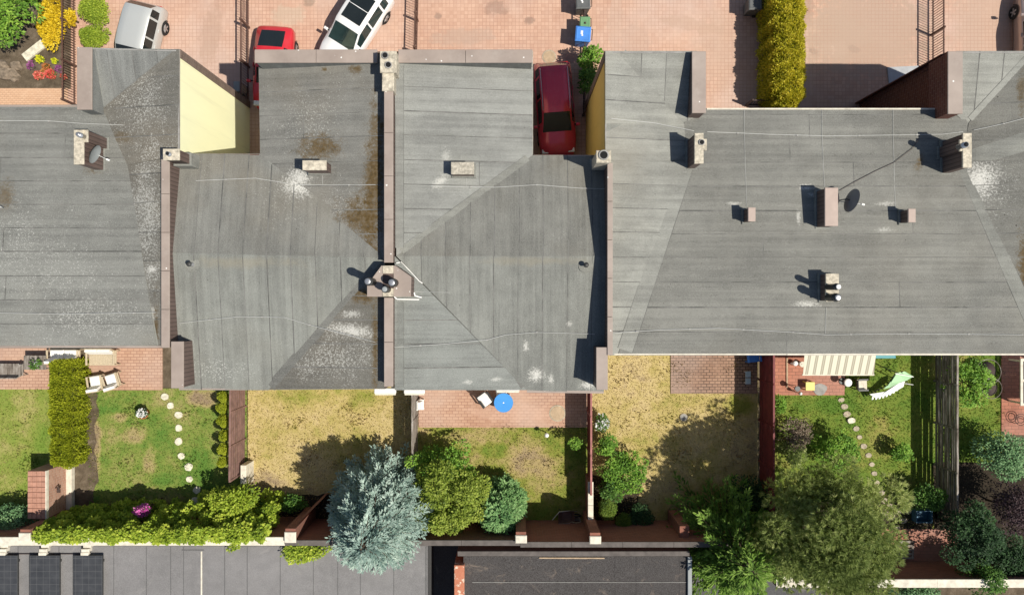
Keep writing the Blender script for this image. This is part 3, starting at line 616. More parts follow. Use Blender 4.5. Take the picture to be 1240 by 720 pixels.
def grass(poly_px, key, dens=210, hgt=0.055, z=0.012, name='grass', label=None):
    """one lawn: countless short blades"""
    pw = [W(*p)[:2] for p in poly_px]; xs = [p[0] for p in pw]; ys = [p[1] for p in pw]
    n = int((max(xs)-min(xs))*(max(ys)-min(ys))*dens); x = RNG.uniform(min(xs), max(xs), n); y = RNG.uniform(min(ys), max(ys), n)
    m = inside(pw, x, y); x, y = x[m], y[m]; n = len(x); x = x+RNG.normal(0,0.045,n); y = y+RNG.normal(0,0.045,n); a = RNG.uniform(0, 6.28, n); w_ = RNG.uniform(0.012, 0.03, n); h = hgt*RNG.uniform(0.4, 1.3, n)
    wd_ = np.sin(x*2.3+1.1)+np.sin(y*2.9+0.4)+np.sin((x+y)*1.7)+np.sin((x-1.3*y)*4.1)+RNG.normal(0,0.7,n); big = wd_ > 2.0; h = np.where(big, h*2.4, h); w_ = np.where(big, w_*1.5, w_)
    tl = RNG.uniform(0, 6.28, n); tv = RNG.uniform(0.01, 0.07, n)
    v = np.stack([np.stack([x-np.cos(a)*w_, y-np.sin(a)*w_, np.full(n, z-0.004)], 1), np.stack([x+np.cos(a)*w_, y+np.sin(a)*w_, np.full(n, z-0.004)], 1),
                  np.stack([x+np.cos(tl)*tv, y+np.sin(tl)*tv, z+h], 1)], 1).reshape(-1,3)
    o = world_obj(name, fast_mesh(name, v, 3, M['grass_'+key], RNG.random(n)), None)
    return tag(o, label, 'grass', None, 'stuff')
def sheet(name, poly_px, z, mat, kind='structure', label=None, cat=None):
    mb = MB(); mb.face([(W(p[0], p[1]).x, W(p[0], p[1]).y, z) for p in poly_px])
    # keep faces pointing up
    v = mb.v; a = sum(v[i][0]*v[(i+1)%len(v)][1]-v[(i+1)%len(v)][0]*v[i][1] for i in range(len(v)))
    if a < 0: mb.f[0] = mb.f[0][::-1]
    o = mb.build(name, mat); tag(o, label, cat, None, kind); return o
def rect(x0, y0, x1, y1): return [(x0,y0),(x1,y0),(x1,y1),(x0,y1)]
# ---------------------------------------------------------------- ground, paving, lawns
g = MB(); g.box(-150,-150,-0.4,150,150,-0.02); gd = g.build('ground', M['soil']); tag(gd, kind='structure', label='bare brown soil under the whole estate', cat='ground')
sheet('driveway', rect(-400,-420,1640,255), 0.0, M['drive'], label='salmon block paved forecourts in front of the houses', cat='driveway')
sheet('flower_bed', rect(-120,-120,86,108), 0.006, M['soil'], label='soil bed with shrubs and flowers beside the picket fence', cat='flower bed')
sheet('bed_edging', rect(-120,107,82,140), 0.010, M['edge_brick'], label='strip of pale bricks between flower bed and house', cat='paving')
def blob(x0, y0, x1, y1, j=4.0, step=9.0):
    rr = random.Random(int(x0+y0)); p = []
    for (ax, ay, bx, by) in ((x0,y0,x1,y0),(x1,y0,x1,y1),(x1,y1,x0,y1),(x0,y1,x0,y0)):
        n = max(2, int(math.hypot(bx-ax, by-ay)/step))
        for i in range(n): f = i/n; p.append((ax+(bx-ax)*f+rr.uniform(-j,j), ay+(by-ay)*f+rr.uniform(-j,j)))
    return p
S_LAWNS = [
 ('left_end', rect(-120,470,64,640), 'mown', 'pale mown lawn left of the clipped hedge'),
 ('stones', rect(108,470,300,640), 'green', 'green lawn crossed by round stepping stones'),
 ('spruce', rect(299,430,506,640), 'dry', 'parched yellow lawn beside the blue spruce'),
 ('middle', rect(506,514,711,632), 'mixed', 'patchy lawn below the patio with the blue table'),
 ('parched', rect(711,400,918,640), 'dry', 'parched lawn around the worn brick patio'),
 ('swing', [(921,470),(1024,470),(1024,402),(1131,402),(1131,660),(921,660)], 'gold', 'lawn with a stone path and garden swing'),
 ('right_end', rect(1131,400,1216,560), 'gold', 'small lawn behind the weathered slat fence')]
for nm, poly, key, lab in S_LAWNS:
    sheet('lawn', poly, 0.004, M['turf_'+key], label=lab+', bare turf', cat='lawn')
    grass(poly, key, label='short blades of the '+lab)
sheet('soil_strip', blob(98,470,117,606), 0.016, M['soil'], label='bare soil strip at the foot of the clipped hedge', cat='soil')
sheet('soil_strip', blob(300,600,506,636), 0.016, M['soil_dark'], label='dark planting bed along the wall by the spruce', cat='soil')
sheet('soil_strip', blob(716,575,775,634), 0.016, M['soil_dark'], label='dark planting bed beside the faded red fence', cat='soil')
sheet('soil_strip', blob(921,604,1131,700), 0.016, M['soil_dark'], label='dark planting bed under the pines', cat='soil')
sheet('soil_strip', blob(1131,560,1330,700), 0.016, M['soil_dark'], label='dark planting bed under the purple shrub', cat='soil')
def slab(name, poly, mat, lab, z=0.05):
    mb = MB(); mb.prism([tuple(W(*p)[:2]) for p in poly], -0.02, z); o = mb.build(name, mat); tag(o, lab, 'patio', None, 'structure'); return o
slab('patio', rect(-120,400,60,471), M['patio'], 'salmon brick patio left of the clipped hedge')
slab('patio', rect(108,400,197,472), M['patio'], 'salmon brick patio with white cushioned chairs')
slab('patio', rect(507,430,712,517), M['patio'], 'salmon brick patio with the round blue table')
slab('patio', [(812,400),(917,400),(917,476),(812,476)], M['patio_old'], 'worn brown brick patio on the parched lawn')
slab('patio', [(922,400),(1024,400),(1022,478),(922,478)], M['patio_red'], 'red brick patio under the striped awning')
slab('patio', rect(1212,400,1400,526), M['patio_red'], 'red brick patio behind the weathered slat fence')
slab('path', rect(1066,640,1160,706), M['patio_red'], 'red brick path behind the large pine')
# single stone slabs, path stones
def stone(px, py, r, z, mat, name, label, group=None, n=11, sq=1.0, cat='stone', seed=0):
    rr = random.Random(seed); mb = MB(); c = W(px, py, z); pts = []
    for k in range(n):
        a = 6.283*k/n; q = r*(1+rr.uniform(-0.11,0.11)); pts.append((c.x+math.cos(a)*q, c.y+math.sin(a)*q*sq))
    mb.prism(pts, 0.0, z*0.7); pts2 = [((p[0]-c.x)*0.93+c.x, (p[1]-c.y)*0.93+c.y) for p in pts]; mb.prism(pts2, z*0.7+0.0005, z)
    o = mb.build(name, mat); tag(o, label, cat, group); return o
M['step'] = plain('cream_stone', (0.64,0.60,0.47,1), 0.9, 0.32, 7, bump=0.5)
for i, (x, y) in enumerate([(199,480),(206,491),(216,502),(216,518),(216,534),(219,552),(228,565),(229,580),(238,593),(247,603),(236,606)]):
    stone(x, y, (0.19,0.17,0.2,0.18)[i%4], 0.06, M['step'], 'stepping_stone', 'round cream stepping stone in the green lawn', 'stepping stones across the green lawn', sq=(0.95,1.05,0.9,1.0,1.08)[i%5], seed=i)
M['rubble'] = plain('sandstone', (0.40,0.34,0.25,1), 0.9, 0.3, 7, bump=0.5)
for i, (x, y, r) in enumerate([(1019,484,.16),(1023,492,.19),(1026,501,.2),(1033,509,.16),(1037,519,.18),(1041,529,.15),(1046,540,.17),(1052,551,.17),(1056,562,.15),(1059,573,.16),(1062,584,.15),(1068,596,.17),(1072,606,.18),(1078,613,.2),(1088,618,.22),(1080,626,.2),(1094,630,.2),(1072,622,.2),(1100,619,.18),(1086,640,.2)]):
    stone(x, y, r, 0.045, M['rubble'], 'path_stone', 'rough sandstone piece of the curving garden path', 'sandstones of the curving path', 8, 0.8, seed=40+i)
stone(1031,509,0.2,0.12,M['step'],'white_rock','smooth white rock beside the curving stone path',None,9,0.8,'rock')
# ---------------------------------------------------------------- houses
def clip_poly(poly, nx, ny, c):
    """keep nx*x+ny*y <= c"""
    out = []
    for i in range(len(poly)):
        a, b = poly[i], poly[(i+1) % len(poly)]; da = nx*a[0]+ny*a[1]-c; db = nx*b[0]+ny*b[1]-c
        if da <= 0: out.append(a)
        if (da < 0 < db) or (db < 0 < da):
            s = da/(da-db); out.append((a[0]+(b[0]-a[0])*s, a[1]+(b[1]-a[1])*s))
    return out
def area2(p): return 0.5*sum(p[i][0]*p[(i+1)%len(p)][1]-p[(i+1)%len(p)][0]*p[i][1] for i in range(len(p)))
PLANES = []
class Plane:
    def __init__(s, verts):
        s.px = [(v[0], v[1]) for v in verts]; w = [W(*v) for v in verts]; s.w = w
        A = np.array([[1, p.x, p.y] for p in w]); z = np.array([p.z for p in w]); s.k = np.linalg.lstsq(A, z, rcond=None)[0]
        s.poly = [(p.x, p.y) for p in w]
        if area2(s.poly) < 0: s.poly = s.poly[::-1]
        PLANES.append(s)
    def z(s, x, y): return float(s.k[0]+s.k[1]*x+s.k[2]*y)
def roof_pt(px, py, up=0.0):
    """point of a roof seen at this pixel, lifted by up along the vertical"""
    z = 7.0
    for p in PLANES:
        if inside(p.px, np.array([px]), np.array([py]))[0]:
            for _ in range(5): q = W(px, py, z); z = p.z(q.x, q.y)
            q = W(px, py, z); return Vector((q.x, q.y, z+up))
    q = W(px, py, z); return Vector((q.x, q.y, z+up))
def roof_plane(roof, verts, run, width, mat, seed=0, lift=0.0, phase=0.0, cut=(13.0, 28.0)):
    """cover one roof plane with rolls of felt; run 'x' or 'y' is the way the rolls lie"""
    pl = Plane(verts); rr = random.Random(seed); poly = pl.poly; ax = 1 if run == 'x' else 0
    s = [p[ax] for p in poly]; lo, hi = min(s), max(s); t0 = lo-phase*width
    while t0 < hi:
        a, b = t0, t0+width*rr.uniform(0.97, 1.03); n = (0,1) if ax else (1,0)
        st = clip_poly(clip_poly(poly, -n[0], -n[1], -a), n[0], n[1], b); t0 = b
        if len(st) < 3 or abs(area2(st)) < 0.02: continue
        r = [p[1-ax] for p in st]; rl, rh = min(r), max(r); cuts = [rl-1]
        c = rl+rr.uniform(1.5, cut[1])
        while c < rh-1.2: cuts.append(c); c += rr.uniform(*cut)
        cuts.append(rh+1); m = (1,0) if ax else (0,1)
        for i in range(len(cuts)-1):
            pc = clip_poly(clip_poly(st, -m[0], -m[1], -cuts[i]), m[0], m[1], cuts[i+1])
            if len(pc) < 3 or abs(area2(pc)) < 0.01: continue
            dz = lift+rr.uniform(0.004, 0.012); mb = MB(); sw = rr.uniform(0.022, 0.045)
            main = clip_poly(pc, n[0], n[1], b-sw); seam = clip_poly(pc, -n[0], -n[1], -(b-sw))
            end = []
            if i < len(cuts)-2:
                end = clip_poly(main, -m[0], -m[1], -(cuts[i+1]-0.03)); main = clip_poly(main, m[0], m[1], cuts[i+1]-0.03)
            for q, mi, ex in ((main,0,0.0),(seam,1,0.003),(end,1,0.003)):
                if len(q) < 3 or abs(area2(q)) < 1e-4: continue
                if area2(q) < 0: q = q[::-1]
                mb.face([(x, y, pl.z(x,y)+dz+ex) for x, y in q], mi)
            if area2(pc) < 0: pc = pc[::-1]
            for j in range(len(pc)):
                x0, y0 = pc[j]; x1, y1 = pc[(j+1)%len(pc)]
                mb.face([(x0,y0,pl.z(x0,y0)-0.02),(x1,y1,pl.z(x1,y1)-0.02),(x1,y1,pl.z(x1,y1)+dz),(x0,y0,pl.z(x0,y0)+dz)], 0)
            mb.build('felt_strip', [mat, M['seam']], roof)
    return pl
def valley(roof, a, b, wid, mat, n=1, up=0.03, name='valley_strip'):
    """strip of felt laid along a valley or hip, in n lengths"""
    A, B = roof_pt(*a), roof_pt(*b); A.z += up; B.z += up
    d = (B-A); sd_ = Vector((-d.y, d.x, 0)).normalized()*wid/2
    for i in range(n):
        p, q = A+d*(i/n), A+d*((i+1)/n); mb = MB(); dz = Vector((0,0,0.004*(i%2)))
        vs_ = [p-sd_, q-sd_, q+sd_, p+sd_]
        mb.face([v+dz for v in vs_], 0)
        e = sd_*0.94
        mb.face([v+dz+Vector((0,0,0.003)) for v in (p+e, q+e, q+sd_, p+sd_)], 1)
        for k in range(4):
            v0, v1 = vs_[k], vs_[(k+1)%4]; mb.face([v0-Vector((0,0,0.06)), v1-Vector((0,0,0.06)), v1+dz, v0+dz], 0)
        mb.build(name, [mat, M['seam']], roof)
def deck(house, polys, mat=None):
    mb = MB()
    for verts in polys:
        w = [W(*v) for v in verts]
        if area2([(p.x,p.y) for p in w]) < 0: w = w[::-1]
        mb.face([p-Vector((0,0,0.012)) for p in w]); mb.face([p-Vector((0,0,0.3)) for p in w[::-1]])
    return mb.build('roof', mat or M['valley'], house)
def walls(house, outline, mats, skip=()):
    """outline: (px,py,z) round the house; one wall part for each side"""
    w = [W(*p) for p in outline]; n = len(w)
    ccw = area2([(p.x,p.y) for p in w]) > 0
    for i in range(n):
        if i in skip: continue
        a, b = w[i], w[(i+1)%n]; d = (b-a).to_2d(); L = d.length; d /= L
        inn = Vector((-d.y, d.x))*(1 if ccw else -1)*0.28; lo = Vector((inn.x, inn.y, 0)); mb = MB(); za, zb = a.z-0.05, b.z-0.05
        A0, B0 = Vector((a.x,a.y,0)), Vector((b.x,b.y,0)); e = Vector((d.x,d.y,0))*0.003
        A0 = A0+e; B0 = B0-e
        A1, B1 = A0+lo, B0+lo; up = lambda v, z: Vector((v.x, v.y, z))
        vs_ = [A0, B0, B1, A1, up(A0,za), up(B0,zb), up(B1,zb-0.4), up(A1,za-0.4)]
        fs = [(0,1,5,4),(1,2,6,5),(2,3,7,6),(3,0,4,7),(4,5,6,7),(3,2,1,0)]
        if not ccw: fs = [f[::-1] for f in fs]
        mb.add(vs_, fs); mb.build('wall', mats[i] if isinstance(mats, (list,tuple)) else mats, house)
def cap_box(house, x0, y0, x1, y1, z, th=0.06, mat=None, wallmat=None, zw=6.2, split=None, name='coping'):
    """parapet: metal coping lengths over a parapet wall, given by the photo rectangle of the coping"""
    a, b = W(x0, y1, z), W(x1, y0, z); mat = mat or M['coping']
    horiz = (b.x-a.x) > (b.y-a.y); L = (b.x-a.x) if horiz else (b.y-a.y); n = split or max(1, round(L/2.6))
    for i in range(n):
        s0, s1 = i/n*L+0.006, (i+1)/n*L-0.006; mb = MB()
        if horiz: mb.bbox(a.x+s0, a.y, z-th, a.x+s1, b.y, z, 0.012)
        else: mb.bbox(a.x, a.y+s0, z-th, b.x, a.y+s1, z, 0.012)
        mb.build(name, mat, house)
    mb = MB(); mb.box(a.x+0.035, a.y+0.035, zw, b.x-0.035, b.y-0.035, z-th-0.001); mb.build('parapet', wallmat or M['cladding'], house)
def edge_trim(house, p0, p1, mat, w=0.07, h=0.1, name='eave_trim', dz=-0.035, out=0.05):
    a, b = W(*p0), W(*p1); mb = MB(); d = (b-a).normalized(); s = Vector((d.y,-d.x,0))*out
    mb.beam(a+s+Vector((0,0,dz)), b+s+Vector((0,0,dz)), w, h); mb.build(name, mat, house)
def flue(parent, px, py, z0, z1, r=0.1, mat=None, capped=True, capmat=None):
    c = W(px, py, z1); mb = MB(); mb.lathe([(r,z0-c.z),(r,-0.16),(r*1.12,-0.155),(r*1.12,-0.12),(r,-0.115),(r,0)], c, 14)
    if not capped: mb.lathe([(r*0.8,-0.03),(r*0.8,0.003)], c, 12, 1)
    o = mb.build('flue', [mat or M['steel_dark'], M['dark']], parent, True)
    if capped:
        m2 = MB(); m2.lathe([(r*0.3,0.0),(r*0.3,0.05),(r*0.8,0.052),(r*0.78,0.07),(r*0.5,0.08),(r*0.2,0.083)], c, 14); m2.build('flue_cap', capmat or M['steel'], o, True)
    return o
def chimney(house, rect_, z, zb, mat, capmat, flues=(), holes=(), over=0.03, th=0.07):
    x0, y0, x1, y1 = rect_; a, b = W(x0, y1, z), W(x1, y0, z); mb = MB()
    mb.box(a.x+over, a.y+over, zb, b.x-over, b.y-over, z-th); st = mb.build('chimney', mat, house)
    m2 = MB(); m2.bbox(a.x, a.y, z-th+0.001, b.x, b.y, z, 0.015); m2.build('chimney_cap', capmat, st)
    m3 = MB(); m3.bbox(a.x-0.04, a.y-0.04, zb, b.x+0.04, b.y+0.04, roof_pt((x0+x1)/2, (y0+y1)/2).z+0.10, 0.02); m3.build('flashing', M['valley'], st)
    for (px, py, r) in holes:
        c = W(px, py, z); m4 = MB(); m4.lathe([(r,-0.02),(r,0.05),(r*0.78,0.055)], c, 12); m4.lathe([(r*0.74,0.03),(r*0.74,0.06)], c, 12, 1); m4.build('flue_pot', [M['conc_grey'], M['dark']], st)
    for f in flues: flue(st, *f)
    return st
def wire(house, pts, clips=True, up=0.06, r=0.009, mat=None):
    if not clips: r = 0.006; up = 0.022
    P = []
    for i, p in enumerate(pts):
        if len(p) == 3: P.append(W(*p))
        else: P.append(roof_pt(p[0], p[1], up))
    full = []
    for i in range(len(P)-1):
        n = max(1, int((P[i+1]-P[i]).length/0.9))
        for j in range(n): full.append(P[i].lerp(P[i+1], j/n)+Vector((0,0,random.uniform(-.012,.008))))
    full.append(P[-1]); mb = MB(); mb.tube(full, r, 5); w_ = mb.build('lightning_wire', mat or M['wire'], house)
    if clips:
        for q in full[1:-1:2]:
            m2 = MB(); m2.box(q.x-0.035, q.y-0.03, q.z-0.07, q.x+0.035, q.y+0.03, q.z-0.012); m2.build('wire_clip', M['conc_grey'], w_)
def window(house, cx, y, z, w=1.2, h=1.3, sgn=1):
    """facade window on an east-west wall at world y; sgn is the way it faces"""
    mb = MB(); mb.box(cx-w/2, y, z, cx+w/2, y+sgn*0.05, z+h); f = mb.build('window', M['white'], house)
    for k in (-1, 1):
        m2 = MB(); m2.box(cx+k*w/4-w/4+0.06, y+sgn*0.051, z+0.07, cx+k*w/4+w/4-0.06, y+sgn*0.056, z+h-0.07); m2.build('pane', M['glass'], f)
    m3 = MB(); m3.box(cx-w/2-0.06, y, z-0.06, cx+w/2+0.06, y+sgn*0.12, z-0.005); m3.build('sill', M['coping'], f)
def door(house, cx, y, w=1.0, h=2.1, sgn=1, mat=None):
    mb = MB(); mb.box(cx-w/2, y, 0.05, cx+w/2, y+sgn*0.05, h); d = mb.build('door', mat or M['fence_brown'], house)
    m2 = MB(); m2.tube([(cx+w*0.36, y+sgn*0.05, 1.0),(cx+w*0.36, y+sgn*0.12, 1.0),(cx+w*0.26, y+sgn*0.12, 1.0)], 0.012, 6); m2.build('handle', M['steel'], d)
M['glass'] = plain('window_glass', (0.03,0.035,0.04,1), 0.08, 0.2, 1, spec=0.6)

WD = 29.5*27.3/F           # width of one roll of felt
# ---- house at the left edge, with the yellow gable wall
h1 = thing('row_house', (W(60,300).x, W(60,300).y, 0), 'weathered grey roofed house with the bright yellow side wall', 'house')
p_main1 = [(-60,127,6.6),(122,127,6.6),(155,200,6.78),(190,421,7.3),(-60,421,7.3)]
p_wing1 = [(104,58,7.3),(214,60,7.3),(125,136,6.62),(112,131,6.6)]
p_side1a = [(214,60,7.3),(217,60,7.3),(217,188,7.3),(155,200,6.78),(125,136,6.62)]
p_side1b = [(155,200,6.78),(217,188,7.3),(200,190,7.3),(200,421,7.3),(190,421,7.3)]
r1 = deck(h1, [p_main1, p_wing1, p_side1a, [(155,200,6.78),(217,188,7.3),(200,192,7.3),(200,421,7.3),(190,421,7.3)]])
roof_plane(r1, p_main1, 'x', WD, M['f1_main'], 1)
roof_plane(r1, p_wing1, 'y', WD, M['f1_wing'], 2, 0.004)
roof_plane(r1, p_side1a, 'x', WD*1.2, M['f1_side'], 3, 0.006)
roof_plane(r1, [(155,200,6.78),(200,192,7.3),(200,421,7.3),(190,421,7.3)], 'x', WD*1.2, M['f1_side'], 4, 0.006)
valley(r1, (122,132), (112,72), 0.32, M['valley'], 1, 0.02); valley(r1, (126,136), (212,64), 0.3, M['f1_side'], 2, 0.02)
walls(h1, [(-60,127,6.6),(93,127,6.6),(93,57,7.3),(217,60,7.3),(217,188,7.3),(200,190,7.3),(200,421,7.3),(-60,421,7.3)],
      [M['brick_dark'],M['brick_dark'],M['brick_speck'],M['yellow'],M['yellow'],M['cladding'],M['cream'],M['cream']])
mb = MB(); q = W(217,60,7.3); mb.box(q.x-0.2, q.y-0.32, 0, q.x+0.025, q.y+0.03, 7.26); mb.build('corner_pier', M['brick_speck'], h1)
cap_box(h1, 93,57,111,133, 7.5, split=1, wallmat=M['f1_wing'])
edge_trim(h1, (93,57,7.3), (217,60,7.3), M['conc_grey'], 0.06, 0.08); edge_trim(h1, (217,60,7.3), (217,186,7.3), M['conc_grey'], 0.05, 0.07, out=0.02)
edge_trim(h1, (-60,127,6.6), (93,127,6.6), M['coping']); edge_trim(h1, (-60,421,7.3), (196,421,7.3), M['coping'], out=-0.05)
chimney(h1, (89,157,101,199), 8.15, 6.6, M['cladding'], M['mortar_cap'], flues=[(95,163,7.9,8.45,0.09,M['steel'])]); 
chimney(h1, (96,157,106,172), 8.10, 6.6, M['cladding'], M['mortar_cap'])
mb = MB(); c = roof_pt(4,251); mb.tube([c, c+Vector((0,0,0.35)), c+Vector((-0.12,-0.03,0.45))], 0.05, 8); mb.build('vent_pipe', M['white'], h1, True)
wire(h1, [(-40,146),(60,147),(100,150),(150,152)]); wire(h1, [(-40,378),(80,380),(190,378)]); 
def dish(parent, c, r, az, el, mat, armlen=0.5, mount=None):
    """satellite dish: bowl, feed arm, mount"""
    d = Vector((math.cos(az)*math.cos(el), math.sin(az)*math.cos(el), math.sin(el))); u = d.cross(Vector((0,0,1))).normalized(); v = u.cross(d)
    mb = MB(); rings = [(0.0,0.0),(0.35,-0.0),(0.7,0.07),(1.0,0.17)]; n = 20; b = []
    for fr, dp in rings[1:]:
        b.append([c+u*math.cos(6.283*k/n)*r*fr*0.9+v*math.sin(6.283*k/n)*r*fr+d*dp*r for k in range(n)])
    for off in (0, -0.015):
        vs_ = [c+d*off]+[p+d*off for ring in b for p in ring]; fs = [(0,1+k,1+(k+1)%n) for k in range(n)]
        for i in range(len(b)-1):
            for k in range(n): fs.append((1+i*n+k, 1+(i+1)*n+k, 1+(i+1)*n+(k+1)%n, 1+i*n+(k+1)%n))
        mb.add(vs_, fs)
    o = mb.build('satellite_dish', mat, parent, True)
    m2 = MB(); e = c+d*r*1.15-v*r*0.25; m2.tube([c-v*r*0.95+d*0.1*r, e], 0.014, 6); m2.tube([e-d*0.02, e+d*0.1], 0.04, 8); m2.build('feed_arm', M['white'], o)
    m3 = MB(); m3.tube([c-d*0.02, c-d*0.14, mount or (c-d*0.14-Vector((0,0,0.6)))], 0.025, 6); m3.build('dish_mount', M['steel_dark'], o); return o
M['dish_grey'] = plain('dish_grey', (0.27,0.29,0.29,1), 0.5, 0.1, 3)
M['dish_dark'] = plain('dish_slate', (0.19,0.20,0.205,1), 0.5, 0.12, 3)
dish(h1, W(113,186,7.75), 0.42, math.radians(-24), math.radians(-12), M['dish_grey'], mount=W(103,188,7.4))
# ---- second house, mossy roof, brown parapet on its left
h2 = thing('row_house', (W(330,300).x, W(330,300).y, 0), 'house with the moss stained grey roof beside the yellow wall', 'house')
P2w = [(313,66,6.5),(466,66,7.2),(466,312,7.2),(315,186,6.5)]; P2n = [(206,306,7.2),(466,312,7.2),(315,186,6.5),(217,186,6.5)]
P2s = [(206,306,7.2),(466,312,7.2),(325,472,6.5),(217,472,6.5)]; P2t = [(466,312,7.2),(466,470,7.2),(325,471,6.5)]
r2 = deck(h2, [P2w, P2n, P2s, P2t])
roof_plane(r2, P2w, 'x', WD, M['f2_wing'], 11); roof_plane(r2, P2n, 'y', WD, M['f2_n'], 12, 0.004); roof_plane(r2, P2s, 'y', WD, M['f2_s'], 13, 0.002); roof_plane(r2, P2t, 'x', WD, M['f2_tri'], 14, 0.005)
valley(r2, (452,326), (328,468), 0.42, M['valley_dark'], 2, 0.02); valley(r2, (400,258), (320,191), 0.3, M['f2_n'], 1, 0.015)
walls(h2, [(217,186,6.5),(315,186,6.5),(313,62,6.5),(466,62,7.2),(466,471,7.2),(325,472,6.5),(217,472,6.5)], [M['cream'],M['cream'],M['brick_speck'],M['cladding'],M['cream'],M['cream'],M['cladding']])
cap_box(h2, 308,60,457,76, 7.4, split=2, wallmat=M['f1_wing'])
cap_box(h2, 195,188,205,421, 7.55, split=5)
cap_box(h2, 207,413,222,470, 7.6, split=1)
chimney(h2, (197,180,217,194), 8.2, 6.5, M['cladding'], M['mortar_cap'], flues=[(203,186,8.1,8.35,0.08,M['steel'],False)])
edge_trim(h2, (217,472,6.5), (325,472,6.5), M['coping'], 0.12, 0.1, out=-0.07, name='gutter'); edge_trim(h2, (217,186,6.5), (314,186,6.5), M['iron_brown'], 0.06, 0.1)
edge_trim(h2, (325,471,6.5), (460,470,7.15), M['valley_dark'], 0.05, 0.08, out=-0.03)
chimney(h2, (366,194,395,206), 7.75, 6.6, M['cladding'], M['mortar_cap'])
def vent(house, px, py):
    c = roof_pt(px, py); mb = MB(); mb.lathe([(0.11,-0.03),(0.10,0.03),(0.065,0.06),(0.06,0.26)], c, 12); o = mb.build('vent_pipe', M['steel'], house, True)
    m2 = MB(); m2.lathe([(0.05,0.26),(0.105,0.28),(0.10,0.32),(0.04,0.36)], c, 12); m2.build('vent_cowl', M['steel_dark'], o, True)
    m3 = MB(); m3.lathe([(0.30,0.012),(0.29,0.03)], c, 16); m3.build('felt_collar', M['valley'], o)
vent(h2, 233,320)
wire(h2, [(238,219),(310,216),(360,224),(455,224)]); wire(h2, [(218,391),(290,383),(345,384),(375,393),(455,414)]); wire(h2, [(390,208),(391,223)], False)
# ---- third house, pale clean roof and the centre of the picture
h3 = thing('row_house', (W(600,300).x, W(600,300).y, 0), 'house with the pale clean grey roof above the red SUV', 'house')
P3w = [(478,66,7.2),(645,66,6.5),(645,188,6.5),(480,310,7.2)]; P3n = [(480,310,7.2),(645,188,6.5),(731,188,6.5),(735,310,7.2)]
P3s = [(480,310,7.2),(735,310,7.2),(731,476,6.5),(638,472,6.5)]; P3t = [(478,310,7.2),(638,472,6.5),(478,472,7.2)]
r3 = deck(h3, [P3w, P3n, P3s, P3t])
roof_plane(r3, P3w, 'x', WD, M['f3_wing'], 21); roof_plane(r3, P3n, 'y', WD, M['f3_n'], 22, 0.004); roof_plane(r3, P3s, 'y', WD, M['f3_s'], 23, 0.002); roof_plane(r3, P3t, 'x', WD, M['f3_tri'], 24, 0.005)
valley(r3, (487,305), (640,193), 0.42, M['valley'], 4, 0.02); valley(r3, (487,318), (634,468), 0.40, M['valley_dark'], 4, 0.02)
valley(r3, (484,80), (484,300), 0.34, M['f3_wing'], 3, 0.03, 'upstand_strip'); valley(r3, (484,366), (484,468), 0.34, M['f3_tri'], 2, 0.03, 'upstand_strip')
walls(h3, [(478,62,7.2),(645,62,6.5),(645,188,6.5),(731,188,6.5),(731,476,6.5),(638,472,6.5),(478,472,7.2)], [M['brick_speck'],M['cream'],M['cream'],M['cladding'],M['cream'],M['cream'],M['cladding']], skip=(6,))
cap_box(h3, 482,60,645,76, 7.4, split=2, wallmat=M['f1_wing'])
cap_box(h3, 465,108,476,318, 7.78, split=4); cap_box(h3, 465,360,476,468, 7.78, split=2)
cap_box(h3, 722,420,736,472, 7.85, split=1)
edge_trim(h3, (638,475,6.5), (731,476,6.5), M['coping'], 0.1, 0.1, out=-0.05, name='gutter'); edge_trim(h3, (645,62,6.5), (645,187,6.5), M['conc'], 0.07, 0.08, out=0.02)
edge_trim(h3, (646,188,6.5), (731,188,6.5), M['pink_cap'], 0.07, 0.1, out=0.03)
mb = MB(); a, b = W(462,80,7.95), W(480,62,7.95); mb.box(a.x,a.y,6.6,b.x,b.y,7.95); st = mb.build('chimney', M['conc'], h3)
chimney(h3, (460,62,480,88), 8.05, 6.8, M['conc'], M['mortar_cap'], holes=[(466.5,67.5,0.14),(470.5,79,0.14)])
chimney(h3, (462.5,86,477,110), 7.9, 6.8, M['conc'], M['mortar_cap'])
chimney(h3, (546,196,574,211), 7.55, 6.5, M['cladding'], M['conc'])
chimney(h3, (722,182,740,197), 8.35, 6.5, M['conc'], M['mortar_cap'], holes=[(731,188,0.2)])
vent(h3, 709,321)
# central stack: sheet metal cap over five sides, three flues
zc = 7.95; hexa = [(444.6,359),(444.6,345),(462,321.5),(479,321.5),(498,335),(497.6,359)]
mb = MB(); mb.prism([tuple(W(x,y,zc)[:2]) for x, y in hexa], 6.7, zc-0.03); st = mb.build('chimney', M['cladding'], h3)
for lst in ([(444.6,359),(444.6,345),(462,321.5),(463.4,321.5),(463.4,359)], [(476.7,321.5),(479,321.5),(498,335),(497.6,359),(476.7,359)]):
    mb = MB(); mb.prism([tuple(W(x,y,zc)[:2]) for x, y in lst], zc-0.029, zc); mb.build('sheet_cap', M['coping'], st)
mb = MB(); mb.prism([tuple(W(x,y,zc)[:2]) for x, y in [(463.6,321.5),(476.5,321.5),(476.5,331),(463.6,331)]], zc-0.029, zc+0.03); mb.build('mortar_bed', M['mortar_cap'], st)
mb = MB(); mb.prism([tuple(W(x,y,zc)[:2]) for x, y in [(463.6,349),(476.5,349),(476.5,359),(463.6,359)]], zc-0.029, zc+0.03); mb.build('mortar_bed', M['mortar_cap'], st)
flue(st, 445.5, 340.5, zc, 8.85, 0.15, M['steel_dark']); flue(st, 474.5, 342, zc, 8.55, 0.16, M['steel_dark']); flue(st, 466, 350, zc, 8.6, 0.13, M['steel_dark'], True, M['dish_grey'])
